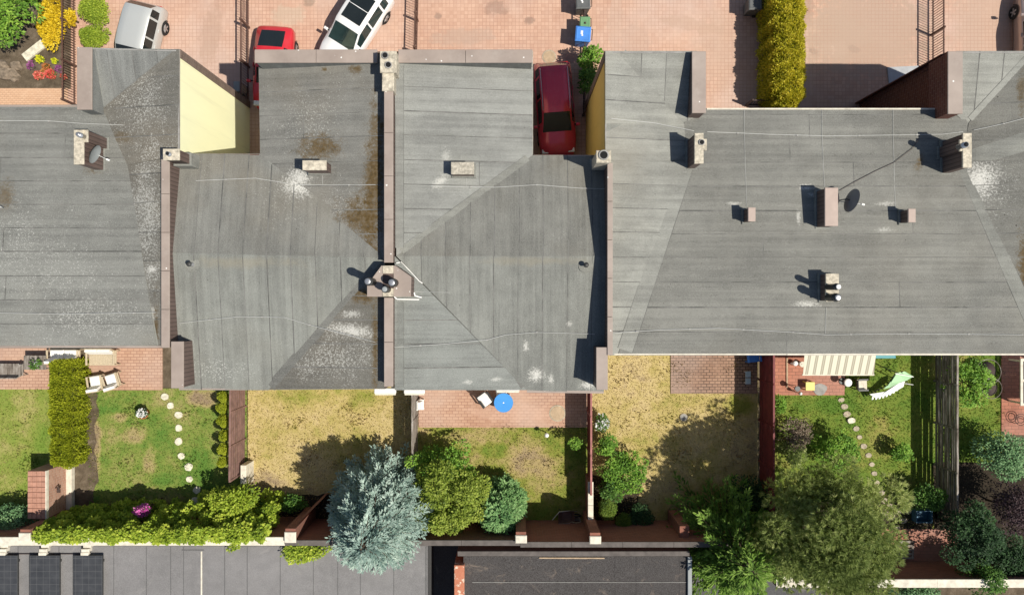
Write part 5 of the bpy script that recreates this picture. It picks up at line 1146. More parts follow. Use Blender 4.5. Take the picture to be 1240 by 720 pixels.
shrub('ball_shrub', 'smaller clipped dark green ball beside the larger one', 'shrub', 754, 630, 11, 1.1, M['leaf_ball'], 0.06, 520, 9, zc=0.6, rz=0.5, size=(0.5,0.65), spread=0.45, ry=12)
shrub('dark_shrub', 'low dark shrub at the corner of the shaded lawn', 'shrub', 778, 624, 17, 0.9, M['leaf_dark'], 0.09, 260, 9)
shrub('dry_shrub', 'bare grey brown bush on the lawn by the oxblood fence', 'shrub', 962, 523, 21, 1.9, M['leaf_brown'], 0.10, 110, 14, bark='bark_grey')
shrub('leafy_bush', 'small lime bush against the oxblood fence', 'bush', 942, 487, 10, 1.2, M['leaf_bright'], 0.12, 200, 8, ry=14)
shrub('leafy_bush', 'fresh green round bush behind the bare grey bush', 'bush', 1011, 545, 24, 1.8, M['leaf_bright'], 0.12, 230, 24, ry=24, size=(0.16,0.32), spread=0.95)
shrub('dark_shrub', 'dark green shrub between bare bush and pine', 'shrub', 958, 545, 20, 1.6, M['leaf_pine'], 0.11, 230, 12)
shrub('leafy_bush', 'small pale lime bush standing alone on the lawn', 'bush', 1094, 548, 14, 1.2, M['leaf_bright'], 0.13, 200, 10, ry=13)
shrub('leafy_bush', 'dark leafy bush in front of the blue crate', 'bush', 1123, 602, 23, 1.7, M['leaf_green'], 0.13, 190, 14, ry=20)
shrub('leafy_bush', 'sunlit leafy bush growing against the weathered fence', 'bush', 1172, 462, 27, 1.7, M['leaf_bright'], 0.14, 190, 26, ry=28, size=(0.16,0.32), spread=0.95)
shrub('broad_shrub', 'broad blue green shrub below the wicker hoops', 'shrub', 1212, 552, 34, 2.2, M['leaf_yew'], 0.13, 230, 22, ry=30)
shrub('purple_shrub', 'purple leaved shrub in the right corner garden', 'shrub', 1226, 618, 30, 3.2, M['leaf_purple'], 0.11, 230, 20, ry=30)
shrub('dark_shrub', 'very dark green shrub between purple shrub and white coping', 'shrub', 1222, 672, 32, 2.2, M['leaf_dark'], 0.12, 230, 18, ry=32)
shrub('leafy_bush', 'green bush hanging over the white wall coping', 'bush', 1184, 695, 26, 2.7, M['leaf_green'], 0.12, 220, 14, ry=22)
shrub('leafy_bush', 'pale green shrub in front of the brick path', 'bush', 1098, 714, 34, 2.4, M['leaf_yew'], 0.11, 240, 16, ry=18)
shrub('dark_shrub', 'dark green mass of shrubs beside the weathered fence end', 'shrub', 1172, 646, 34, 3.4, M['leaf_dark'], 0.13, 210, 26, ry=38, zc=2.0, size=(0.18,0.36), spread=0.95)
shrub('dark_shrub', 'dark undergrowth in the shade of the pines', 'shrub', 905, 605, 34, 1.6, M['leaf_dark'], 0.12, 200, 16, ry=30)
# street side
shrub('leafy_tree', 'bright green leafy tree over the soil bed corner', 'tree', 6, 12, 34, 3.4, M['leaf_bright'], 0.17, 190, 26, ry=40, zc=2.3, size=(0.2,0.36), spread=0.95)
shrub('leafy_bush', 'small green bush at the back of the soil bed', 'bush', 40, -2, 14, 2.2, M['leaf_bright'], 0.15, 170, 8, ry=8)
shrub('golden_shrub', 'bright yellow shrub along the picket fence', 'shrub', 65, 28, 15, 1.3, M['leaf_yellow'], 0.12, 360, 20, ry=36)
shrub('golden_shrub', 'small yellow shrub poking through the picket fence', 'shrub', 86, 22, 5, 1.0, M['leaf_yellow'], 0.10, 240, 6, ry=13)
shrub('ball_shrub', 'round lime green shrub between picket fence and silver car', 'shrub', 115, 14, 21, 1.1, M['leaf_ivy'], 0.09, 420, 16, ry=18, zc=0.6, size=(0.4,0.55), spread=0.6)
shrub('ball_shrub', 'round lime green shrub touching the brown parapet corner', 'shrub', 114, 44, 20, 1.0, M['leaf_ivy'], 0.09, 420, 14, ry=14, zc=0.6, size=(0.4,0.55), spread=0.6)
shrub('leafy_bush', 'tall sunlit green bush by the dustbins', 'bush', 715, 74, 16, 2.0, M['leaf_bright'], 0.14, 210, 14, ry=17, zc=1.2)
shrub('leafy_bush', 'shaded green bush against the ochre wall', 'bush', 710, 98, 14, 1.8, M['leaf_green'], 0.14, 210, 10, ry=14, zc=1.0)
for i, (x, y, r, m_, lab, z) in enumerate(((50,72,4.5,'leaf_lime','clump of lime yellow flowers in the soil bed',0.35),(67,74,2.8,'leaf_lime','tiny clump of lime yellow flowers in the soil bed',0.25),(38,80,5,'flower_violet','clump of violet flowers by the lime flowers',0.3),
      (73,84,4.5,'flower_violet','clump of violet flowers beside the picket fence',0.3),(49,91,6,'flower_red','red flower clump on the soil bed, away from the fence',0.35),(63,91,6,'flower_red','red flower clump on the soil bed, near the fence',0.35),(57,84,6,'flower_orange','orange brown flower clump between the red ones',0.3),(78,93,3,'flower_red','tiny red flower clump under the picket fence',0.25))):
    shrub('flower_clump', lab, 'flowers', x, y, r, z*1.5, M['leaf_green'], 0.06, 200, 5, flower=(M[m_],650,0.07), trunk=0.01)
# rocks in the bed
M['rock_brown'] = plain('brown_rock', (0.21,0.165,0.12,1), 0.9, 0.5, 5, bump=0.7)
def rock(px, py, r, h, label, sq=0.7, seed=0, mat='rock_brown'):
    rr = random.Random(seed); bm = bmesh.new(); bmesh.ops.create_icosphere(bm, subdivisions=2, radius=1)
    for v in bm.verts: v.co *= 1+rr.uniform(-.16,.16)
    me = bpy.data.meshes.new('rock'); c = W(px, py, 0)
    for v in bm.verts: v.co = Vector((v.co.x*r, v.co.y*r*sq, max(0, v.co.z*h)))
    bm.to_mesh(me); bm.free(); me.materials.append(M[mat]); o = bpy.data.objects.new('rock', me); COL.objects.link(o); o.location = (c.x, c.y, 0.004); tag(o, label, 'rock'); return o
rock(10,90,0.62,0.4,'large brown rock at the edge of the soil bed',0.6,1); rock(21,80,0.3,0.3,'medium pale rock behind the large brown rock',0.9,2); rock(3,80,0.35,0.3,'dark rock behind the large brown rock',0.8,3); rock(18,96,0.22,0.2,'small rock beside the large brown rock',0.8,4)
mb = MB(); p, q = W(29,70,0.1), W(52,52,0.1); mb.beam(p-Vector((0,0,0.05)), q-Vector((0,0,0.05)), 0.42, 0.1); tag(mb.build('stone_slab', M['step']), 'long pale stone slab lying on the soil bed', 'slab')
# pot with white flowers
c = W(178,499,0); t = thing('flower_pot', (c.x, c.y, 0), 'terracotta pot with white flowers on the green lawn', 'pot')
mb = MB(); mb.lathe([(0.16,0.02),(0.24,0.34),(0.27,0.36),(0.27,0.42),(0.22,0.42),(0.21,0.36)], c, 16); mb.build('pot', M['terracotta'], t, True)
leaf_cloud('foliage', [(c.x,c.y+0.05,0.5,0.24,0.2,0.12)], 160, 0.1, 0.07, M['leaf_dark'], t); leaf_cloud('blossom', [(c.x,c.y+0.04,0.55,0.2,0.16,0.1)], 150, 0.09, 0.08, M['flower_white'], t)
# ---------------------------------------------------------------- cars
def paint(name, c, metal=0.0, rough=0.3, coat=0.6): 
    t = NT(name); col = t.mix(t.step(t.noise(1.3, 5, 0.7), 0.45, 0.8, 0, 0.10), c, (0.45,0.40,0.33,1)); return t.finish(col, rough, 0.5, None, metal, coat)
M['p_white'] = paint('white_car_paint', (0.80,0.80,0.79,1)); M['p_silver'] = paint('silver_car_paint', (0.53,0.545,0.525,1), 0.25, 0.35)
M['p_maroon'] = paint('maroon_car_paint', (0.52,0.03,0.065,1), 0.25, 0.3); M['p_red'] = paint('red_car_paint', (0.55,0.02,0.03,1)); M['p_bronze'] = paint('bronze_car_paint', (0.42,0.33,0.29,1), 0.4, 0.3)
M['car_glass'] = plain('car_glass', (0.014,0.018,0.018,1), 0.05, 0.2, 1, spec=0.7); M['glass_green'] = plain('tinted_windscreen', (0.02,0.04,0.04,1), 0.05, 0.4, 1.2, spec=0.7)
M['tyre'] = plain('tyre_rubber', (0.022,0.022,0.022,1), 0.85, 0.2, 8); M['rim'] = plain('alloy_rim', (0.42,0.42,0.43,1), 0.35, 0.1, 4, metal=0.7)
M['trim'] = plain('black_trim', (0.02,0.02,0.02,1), 0.6, 0.2, 5); M['lamp_red'] = plain('red_lamp', (0.42,0.01,0.015,1), 0.2, 0.1, 3, coat=0.5); M['lamp_white'] = plain('clear_lamp', (0.65,0.66,0.68,1), 0.12, 0.1, 3, coat=0.6)
SUV = [(-1.0,'body',0.72,0.64,.76,.68),(-.985,'body',0.86,0.80,.88,.78),(-.955,'body',1.0,0.94,.95,.82),(-.93,'rear_window',1.12,1.0,.97,.80),(-.80,'roof',-.07,1.03,.99,.76),(-.70,'roof',-.02,1.03,1,.765),(-.62,'pillar',0.0,1.03,1,.77),(-.57,'roof',0.0,1.03,1,.77),
       (-.16,'pillar',0.01,1.02,1,.775),(-.12,'roof',0.01,1.02,1,.775),(.10,'roof',-.02,1.0,1,.77),(.17,'windscreen',-.07,1.0,1,.76),(.34,'windscreen',-.30,1.0,1,.79),(.52,'body',1.09,0.98,.995,.84),(.68,'body',1.03,.95,.985,.84),(.80,'body',.97,.88,.96,.82),(.91,'body',.87,.78,.91,.78),(.97,'body',.74,.66,.84,.72),(1.0,'body',.60,.52,.76,.66)]
HATCH = [(-1.0,'body',0.70,0.62,.70,.60),(-.98,'body',0.84,0.78,.84,.70),(-.93,'body',0.95,0.88,.93,.78),(-.84,'rear_window',1.04,0.93,.96,.70),(-.62,'rear_window',-.20,0.95,1,.72),(-.40,'roof',-.03,0.95,1,.71),(-.30,'pillar',0.0,0.95,1,.71),(-.26,'roof',0.0,0.95,1,.71),(-.10,'pillar',0.01,0.94,1,.72),(-.06,'roof',0.01,.94,1,.72),(.10,'windscreen',-.05,.92,1,.71),(.26,'windscreen',-.26,.91,1,.76),(.42,'body',0.98,.88,.99,.83),(.62,'body',.92,.85,.975,.82),(.80,'body',.84,.78,.94,.79),(.92,'body',.74,.68,.87,.73),(.97,'body',.64,.58,.79,.66),(1.0,'body',.54,.48,.70,.60)]
def car(label, ground_px, fwd, L, Wd, Ht, pm, style=SUV, sunroof=False, rails=False, glass=None, wheel=0.34, ribs=False, wb=None):
    c = W(*ground_px); rz = math.atan2(fwd[1], fwd[0]); t = thing('parked_car', (c.x, c.y, 0), label, 'car', 'cars parked in front of the houses', rz)
    hw = Wd/2; rows = []
    for (u, zn, zt, zb, wf, gf) in style:
        zt = Ht+zt if zt <= 0.02 else zt; w_, g_ = hw*wf, hw*gf; sh = min(1.0, 0.35+0.65*(1-abs(u)**14))
        rows.append([(u*L/2, y, z) for y, z in ((w_*0.93,0.24),(w_*0.99,0.42),(w_,0.62*zb+0.1),(w_*0.985,zb-0.06),(w_*0.94,zb),(g_,max(zb+0.01,zt-0.07)),(g_-0.075,zt-0.012),(g_*0.45,zt+0.012),(0,zt+0.018))])
    n = len(rows[0]); parts = {}
    def put(name, quad): parts.setdefault(name, MB()).face(quad)
    for sgn in (1,-1):
        R = [[(x, y*sgn, z) for x, y, z in r] for r in rows]
        for i in range(len(R)-1):
            zn = style[i][1]
            for j in range(n-1):
                q = [R[i][j], R[i+1][j], R[i+1][j+1], R[i][j+1]]
                if sgn > 0: q = q[::-1]
                cab = zn in ('rear_window','roof','windscreen','pillar')
                if j == 4 and zn in ('roof',) : nm = 'side_window' if sgn > 0 else 'side_window_r'
                elif j == 4 and zn == 'windscreen' and style[i+1][1] == 'windscreen': nm = 'side_window' if sgn > 0 else 'side_window_r'
                elif j >= 6 and zn == 'windscreen': nm = 'windscreen'
                elif j >= 6 and zn == 'rear_window': nm = 'rear_window'
                elif j >= 5 and cab and zn in ('roof','pillar'): nm = 'roof'
                else: nm = 'body'
                put(nm, q)
    b = parts['body']
    for k in (0, -1):
        r = rows[k]; pts = [(x,y,z) for x,y,z in r]+[(x,-y,z) for x,y,z in r[-2::-1]]; b.face(pts if k == -1 else pts[::-1])
    b.face([(r[0][0], r[0][1], r[0][2]) for r in rows]+[(r[0][0], -r[0][1], r[0][2]) for r in rows[::-1]])
    def merge(mb, name, mat):
        bm = bmesh.new(); me = mb.mesh(name, mat, True); bm.from_mesh(me); bmesh.ops.remove_doubles(bm, verts=bm.verts, dist=1e-4); bmesh.ops.recalc_face_normals(bm, faces=bm.faces) if name == 'body' else None
        bm.to_mesh(me); bm.free(); o = bpy.data.objects.new(name, me); COL.objects.link(o); o.parent = t; return o
    for nm, mb in parts.items():
        glassy = nm in ('side_window','side_window_r','windscreen','rear_window')
        merge(mb, 'side_window' if nm == 'side_window_r' else nm, (glass or M['car_glass']) if glassy else pm)
    lo = lambda mb, nm, mat, par=None, sm=False: mb.build(nm, mat, par or t, sm, world=False)
    if sunroof:
        for k in (0, 1):
            x0, x1 = (-0.30*L/2-0.02, 0.02*L/2) if k else (-0.62*L/2, -0.30*L/2-0.05); lo(MB().bbox(x0, -hw*0.56, Ht, x1, hw*0.56, Ht+0.033, 0.012), 'sunroof', M['car_glass'])
    if ribs:
        for y in (-.36,-.18,0,.18,.36): lo(MB().beam((-.72*L/2, y, Ht+0.012-0.03*abs(y)), (.05*L/2, y, Ht+0.018-0.03*abs(y)), 0.03, 0.03), 'roof_rib', pm)
    if rails:
        for s in (-1,1): lo(MB().tube([(-.76*L/2, s*hw*.70, Ht-.06),(-.72*L/2, s*hw*.70, Ht+.05),(.06*L/2, s*hw*.70, Ht+.055),(.12*L/2, s*hw*.70, Ht-.05)], 0.018, 6), 'roof_rail', M['rim'])
    wb = wb or L*0.575
    for sx in (-1, 1):
        for s in (-1, 1):
            x, y = sx*wb/2, s*(hw-0.10); m = MB(); n_ = 20; prof = [(wheel*.62,-.10),(wheel*.93,-.105),(wheel,-.07),(wheel,.07),(wheel*.93,.105),(wheel*.62,.10)]
            vs_ = [(x+r*math.cos(6.283*k/n_), y+z*s+0.012*s, wheel+r*math.sin(6.283*k/n_)) for r, z in prof for k in range(n_)]
            fs = [(i*n_+k, i*n_+(k+1)%n_, (i+1)*n_+(k+1)%n_, (i+1)*n_+k) for i in range(len(prof)-1) for k in range(n_)]; m.add(vs_, fs)
            ty = lo(m, 'wheel', M['tyre'], None, True); m = MB()
            m.add([(x+wheel*.62*math.cos(6.283*k/n_), y+s*0.075, wheel+wheel*.62*math.sin(6.283*k/n_)) for k in range(n_)], [tuple(range(n_))])
            for k in range(5):
                a = 6.283*k/5; m.beam((x, y+s*0.1, wheel), (x+wheel*.6*math.cos(a), y+s*0.095, wheel+wheel*.6*math.sin(a)), 0.07, 0.03, 1, (0,1,0))
            lo(m, 'rim', [M['trim'], M['rim']], ty)
            m = MB(); m.add([(x+wheel*1.16*math.cos(3.1416*k/10), s*(hw+0.006), wheel*0.95+wheel*1.16*math.sin(3.1416*k/10)) for k in range(11)]+[(x+wheel*1.02*math.cos(3.1416*k/10), s*(hw+0.008), wheel*0.95+wheel*1.02*math.sin(3.1416*k/10)) for k in range(11)], [(k,k+1,12+k,11+k) for k in range(10)]); lo(m, 'wheel_arch', M['trim'])
    for s in (-1, 1):
        (lo(MB().bbox(-L/2+0.03, s*hw*.58, .72, -L/2+.16, s*hw*.84, .90, 0.03), 'tail_light', M['lamp_red']) if style is SUV else lo(MB().bbox(-L/2+0.05, s*hw*.52, .66, -L/2+.16, s*hw*.80, .82, 0.03), 'tail_light', M['lamp_red']))
        lo(MB().bbox(L/2-.36, s*hw*.52, .64, L/2-.12, s*hw*.87, .84, 0.03), 'headlight', M['lamp_white'])
        m = MB(); m.bbox(.36*L/2, s*(hw+0.01), .95, .36*L/2+.13, s*(hw+.2), 1.12, 0.03); mr = lo(m, 'wing_mirror', pm); 
        m = MB(); m.box(.36*L/2+.02, s*(hw*.9), .98, .36*L/2+.08, s*(hw+.02), 1.02); lo(m, 'mirror_arm', M['trim'], mr)
        for u in (-.40, -.02): lo(MB().bbox(u*L/2-.11, s*(hw-.02), .86, u*L/2+.08, s*(hw+.025), .90, 0.008), 'door_handle', pm)
    lo(MB().box(-L/2-0.015, -.26, .55, -L/2+.02, .26, .67), 'number_plate', M['white']); lo(MB().box(L/2-.02, -.26, .36, L/2+.015, .26, .47), 'number_plate', M['white'])
    lo(MB().box(L/2-.06, -.45, .44, L/2+.008, .45, .58), 'grille', M['trim'])
    for s in (-.35, .25): lo(MB().beam((.50*L/2+.02, s, 1.0+0.11*(style is SUV)), (.44*L/2, s+.42, 1.0+.16*(style is SUV)+0.06), 0.02, 0.02), 'wiper', M['trim'])
    return t
car('maroon SUV with roof rails squeezed between two houses', (671,137), (0.075,-1), 4.6, 1.86, 1.72, M['p_maroon'], SUV, rails=True, ribs=True)
car('white SUV with a dark glass sunroof parked at an angle', (434,40), (-.54,-.84), 4.5, 1.88, 1.62, M['p_white'], SUV, sunroof=True, glass=M['glass_green'])
car('silver hatchback with red tail lights beside round lime shrubs', (177,61), (-.24,-.97), 4.2, 1.8, 1.56, M['p_silver'], SUV)
car('bright red rounded car nosing under the front parapet', (337,88), (-0.07,-1), 4.1, 1.88, 1.42, M['p_red'], HATCH, wheel=0.31)
car('bronze car beside the picket fence of the dark brick gable', (1243,49), (0.0,1), 4.4, 1.82, 1.5, M['p_bronze'], HATCH)
# ---------------------------------------------------------------- bins and garden furniture
def bin_(label, px, py, rz, w, d, h, mat, sticker=True, lidmat=None):
    c = W(px, py); t = thing('wheelie_bin', (c.x, c.y, 0), label, 'bin', 'dustbins along the low picket fence', rz); lo = lambda mb, nm, mt, par=None: mb.build(nm, mt, par or t, False, world=False)
    m = MB(); b0 = [(-w*.38,-d*.36),(w*.38,-d*.36),(w*.38,d*.36),(-w*.38,d*.36)]; b1 = [(-w*.47,-d*.46),(w*.47,-d*.46),(w*.47,d*.46),(-w*.47,d*.46)]
    m.add([(x,y,.04) for x,y in b0]+[(x,y,h-.06) for x,y in b1], [(3,2,1,0),(4,5,6,7)]+[(i,(i+1)%4,4+(i+1)%4,4+i) for i in range(4)]); lo(m, 'bin_body', mat)
    m = MB(); l0 = [(-w/2,-d/2),(w/2,-d/2),(w/2,d/2),(-w/2,d/2)]; m.add([(x,y,h-.058) for x,y in l0]+[(x*.98,y*.98,h-.02) for x,y in l0]+[(x*.8,y*.8,h+.02) for x,y in l0]+[(x*.7,y*.7,h+.01) for x,y in l0], [(3,2,1,0),(12,13,14,15)]+[(4*k+i,4*k+(i+1)%4,4*k+4+(i+1)%4,4*k+4+i) for k in range(3) for i in range(4)]); ld = lo(m, 'lid', lidmat or mat)
    m = MB(); m.tube([(w*.5,-d*.36,h-.08),(w*.58,-d*.36,h-.05),(w*.58,d*.36,h-.05),(w*.5,d*.36,h-.08)], .018, 6); lo(m, 'handle', M['trim'])
    for s in (-1,1):
        m = MB(); m.tube([(w*.36,s*d*.40,.10),(w*.36,s*d*.47,.10)], .10, 12); lo(m, 'wheel', M['tyre'])
    if sticker:
        m = MB(); m.box(-w*.16,-d*.05,h+.0105,-w*.02,d*.19,h+.014); m.box(-w*.10,-d*.16,h+.0105,-w*.0,-d*.052,h+.0138); lo(m, 'sticker', M['white'], ld)
bin_('grey dustbin with a white mark on its lid', 703.5, 12, 0.02, .72, .80, 1.08, M['bin_black']); bin_('small pale green dustbin between the grey and blue ones', 706, 36, 0.0, .52, .56, .95, M['bin_green'], False); bin_('blue dustbin with a white mark on its lid', 703.5, 51, -0.08, .76, .74, 1.08, M['bin_blue'])
bin_('dark dustbin at the far end of the golden hedge', 906, 14, 0.0, .66, .7, 1.05, M['bin_black'], False)
def chair(label, px, py, rz, w=.62, d=.66, back=.95, seat=.42, frame=None, cush=None, arms=True, group=None, name='garden_chair', cat='chair', z=0.05, slats=False, recl=0.12, bare=False):
    c = W(px, py); t = thing(name, (c.x, c.y, z), label, cat, group, rz); lo = lambda mb, nm, mt, par=None: mb.build(nm, mt, par or t, False, world=False); fr = frame or M['rattan']
    for sx in (-1,1):
        for sy in (-1,1):
            m = MB(); m.beam((sx*(w/2-.03),sy*(d/2-.03),0),(sx*(w/2-.03),sy*(d/2-.03),seat-.05),.045,.045); lo(m, 'leg', fr)
    m = MB(); m.bbox(-w/2,-d/2,seat-.05,w/2,d/2,seat,.01); st = lo(m, 'seat', fr)
    if slats:
        for k in range(6): y = -d/2+d*(k+.5)/6; m = MB(); m.bbox(-w/2+.01,y-.045,seat+.001,w/2-.01,y+.045,seat+.02,.006); lo(m, 'slat', cush or fr, st)
    elif cush and not bare:
        k = max(1, round(w/.7))
        for i in range(k): m = MB(); m.bbox(-w/2+.05+i*(w-.1)/k+.01,-d/2+.03,seat+.001,-w/2+.05+(i+1)*(w-.1)/k-.01,d/2-.08,seat+.13,.05); lo(m, 'seat_cushion', cush)
    m = MB(); m.beam((0,d/2-.03,seat),(0,d/2-.03+recl,back),w-.04,.05,0,(0,1,0)); bk = lo(m, 'backrest', fr)
    if cush and not slats:
        k = max(1, round(w/.7))
        for i in range(k): x = -w/2+.05+(i+.5)*(w-.1)/k; m = MB(); m.beam((x,d/2-.13,seat+.12),(x,d/2-.11+recl,back+.05),(w-.1)/k-.03,.12,0,(0,1,0)); lo(m, 'back_cushion', cush)
    if arms:
        for s in (-1,1): m = MB(); m.bbox(s*(w/2)-.045,-d/2+.02,seat+.2,s*(w/2)+.045,d/2,seat+.235,.01); m.beam((s*(w/2),-d/2+.05,seat),(s*(w/2),-d/2+.05,seat+.2),.04,.04); lo(m, 'armrest', fr)
    return t
chair('white cushioned rattan armchair at the hedge end of the patio', 124,461, 3.3, .68,.7, .9, cush=M['cushion']); chair('white cushioned rattan armchair turned a little, farther from the hedge', 143,459, 3.45, .68,.7, .9, cush=M['cushion'])
chair('rattan sofa with white back cushions under the eave', 131,432, 0.0, 1.35,.75, .85, cush=M['cushion'], bare=True, name='garden_sofa', cat='sofa'); chair('white cushioned sofa at the head of the clipped hedge', 86,429, 3.14, 1.5,.6, .9, cush=M['cushion'], name='garden_sofa', cat='sofa')
chair('grey wooden slatted bench on the left patio', 20,446, 3.14, 1.3,.6, .85, frame=M['wood_grey'], cush=M['wood_grey'], slats=True, name='garden_bench', cat='bench')
def table(label, px, py, w, d, h, mat, rz=0.0, round_=False, z=0.05, name='garden_table', legs=4, topmat=None):
    c = W(px, py); t = thing(name, (c.x, c.y, z), label, 'table', None, rz); lo = lambda mb, nm, mt, par=None: mb.build(nm, mt, par or t, False, world=False)
    m = MB()
    if round_: m.lathe([(w/2-.015,h-.035),(w/2,h-.03),(w/2,h-.008),(w/2-.012,h)], (0,0,0), 32)
    else: m.bbox(-w/2,-d/2,h-.04,w/2,d/2,h,.01)
    tp = lo(m, 'tabletop', topmat or mat)
    for sx in (-1,1):
        for sy in (-1,1):
            m = MB(); k = .33 if round_ else .46; m.beam((sx*w*k,sy*d*k,0),(sx*w*k*.9,sy*d*k*.9,h-.041),.05,.05); lo(m, 'leg', mat)
    return t
tb = table('grey wooden table with a potted plant on the left patio', 55,437, 1.1,.7,.72, M['wood_grey']); c = W(60,437)
t = thing('flower_pot', (c.x,c.y-.05,.77), 'small potted plant standing on the grey wooden table', 'pot'); m = MB(); m.lathe([(.09,.0),(.13,.18),(.12,.18),(.11,.15)], (c.x,c.y-.05,.77), 12); m.build('pot', M['white'], t, True); leaf_cloud('foliage', [(c.x,c.y-.05,1.05,.2,.2,.16)], 90, .13, .06, M['leaf_green'], t)
# patio with the blue table
table('round sky blue table on the brick patio', 610,484.5, .95,.95,.73, M['white'], round_=True, topmat=M['table_blue'])
c = W(610,484.5); tbl = bpy.data.objects['garden_table.001']
m = MB(); m.lathe([(.035,.7805),(.035,.786),(.028,.788)], c, 12); m.build('parasol_socket', M['white'], tbl)
m = MB()
for k in range(28): a0, a1 = 6.283*k/28, 6.283*(k+1)/28; m.tube([(c.x+.462*math.cos(a0),c.y+.462*math.sin(a0),.782),(c.x+.462*math.cos(a1),c.y+.462*math.sin(a1),.782)], .009, 4, caps=False)
m.build('rim', plain('rim_blue', (0.10,0.34,0.72,1), .4, .1, 4), tbl)
M['chair_white'] = M['cushion']; M['dark_frame'] = plain('dark_tube', (0.03,0.03,0.03,1), .5, .2, 4)
chair('white seated dark framed chair drawn up to the blue table', 588.5,482, 0.62, .58,.6, .9, frame=M['dark_frame'], cush=M['cushion'], arms=True); chair('white chair behind the blue table, against the house', 607,471, 0.1, .52,.55, .85, frame=M['white'], cush=M['cushion'], arms=False)
chair('slim white folded chair against the grey wooden fence', 511,488, 1.57, .5,.28, .8, frame=M['white'], cush=M['cushion'], arms=False, recl=.02)
def awning_box(label, x0, x1, y, z, group='white awning boxes under the eaves'):
    a, b = W(x0,y,z), W(x1,y,z); t = thing('awning_box', (((a+b)/2).x, a.y, z-.2), label, 'awning', group); m = MB(); m.bbox(a.x,a.y-.09,z-.18,b.x,a.y+.12,z,.03); m.build('cassette', M['white'], t)
    m = MB(); m.beam((a.x+.02,a.y-.14,z-.14),(b.x-.02,a.y-.14,z-.14),.06,.08); m.build('front_bar', M['offwhite'], t)
    for x in (a.x+.15,b.x-.15): m = MB(); m.box(x-.04,a.y+.121,z-.16,x+.04,a.y+.9,z-.06); m.build('bracket', M['steel_dark'], t)
awning_box('white awning box over the parched lawn by the blue spruce', 453, 479, 473.5, 5.9); awning_box('white awning box at the top of the grey wooden fence', 489, 514, 473.5, 5.9); awning_box('white awning box above the white chair', 601, 629, 470.5, 5.9)
c = W(661,523); t = thing('garden_tap', (c.x,c.y,0), 'white topped garden tap on the edge of the patio', 'tap'); m = MB(); m.tube([c, c+Vector((0,0,.75))], .025, 8); m.build('standpipe', M['steel_dark'], t); m = MB(); m.lathe([(.05,.7),(.11,.74),(.11,.80),(.04,.86)], c, 12); m.build('head', M['white'], t, True); m = MB(); m.tube([c+Vector((0,0,.6)), c+Vector((.02,-.14,.6)), c+Vector((.02,-.16,.52))], .014, 6); m.build('spout', M['steel'], t)
# wheelbarrow in the shade
c = W(686,622); t = thing('wheelbarrow', (c.x,c.y,0), 'rusty wheelbarrow with thin bent handles in the shade', 'wheelbarrow'); m = MB(); m.add([(c.x-.25,c.y-.2,.3),(c.x+.2,c.y-.2,.3),(c.x+.2,c.y+.2,.3),(c.x-.25,c.y+.2,.3),(c.x-.45,c.y-.32,.55),(c.x+.35,c.y-.32,.55),(c.x+.35,c.y+.32,.55),(c.x-.45,c.y+.32,.55)], [(0,1,2,3),(0,4,5,1),(1,5,6,2),(2,6,7,3),(3,7,4,0)]); m.build('tray', M['iron_brown'], t)
m = MB(); m.tube([c+Vector((.5,.2,.2)), c+Vector((.1,.32,.5)), c+Vector((-.4,.3,.56)), c+Vector((-.75,-.1,.6))], .02, 6); m.tube([c+Vector((.5,-.2,.2)), c+Vector((.1,-.3,.5)), c+Vector((-.4,-.32,.56)), c+Vector((-.8,-.45,.6))], .02, 6); m.build('handles', M['steel'], t); m = MB(); w_ = [(.19,-.05),(.2,0),(.19,.05)]
for k in range(14): m.tube([c+Vector((.5+.19*math.cos(6.283*k/14),0,.2+.19*math.sin(6.283*k/14))), c+Vector((.5+.19*math.cos(6.283*(k+1)/14),0,.2+.19*math.sin(6.283*(k+1)/14)))], .035, 6, caps=False)
m.build('wheel', M['tyre'], t)
for s in (-1,1): m = MB(); m.tube([c+Vector((-.3,s*.24,.3)), c+Vector((-.38,s*.28,0))], .018, 6); m.build('leg', M['steel_dark'], t)
c = W(697,628); t = thing('basket', (c.x,c.y,0), 'round wicker basket beside the rusty wheelbarrow', 'basket'); m = MB(); m.lathe([(.17,.0),(.25,.2),(.24,.32),(.2,.32),(.19,.1)], c, 14); m.build('bowl', M['rattan'], t, True)
m = MB(); m.tube([c+Vector((.24*math.cos(a),0,.3+.26*math.sin(a))) for a in [3.1416*k/8 for k in range(9)]], .018, 6); m.build('handle', M['rattan'], t)
# worn patio items
chair('bright blue plastic chair at the end of the oxblood fence', 908,430, 0.1, .6,.6, .85, frame=M['blue_plastic'], cush=None, arms=True)
c = W(903,456,.0); t = thing('foot_stool', (c.x,c.y,.05), 'small pale blue stool on the worn patio', 'stool'); 
for s in (-1,1): m = MB(); m.bbox(c.x-.13,c.y+s*.17-.15,.32,c.x+.13,c.y+s*.17+.15,.37,.012); m.build('seat_pad', plain('pale_blue_plastic', (0.36,0.46,0.50,1), .5, .1, 4) if s < 0 else bpy.data.materials['pale_blue_plastic'], t)
for sx in (-1,1):
    for sy in (-1,1): m = MB(); m.beam((c.x+sx*.1,c.y+sy*.27,.05),(c.x+sx*.1,c.y+sy*.27,.32),.03,.03); m.build('leg', M['white'], t)
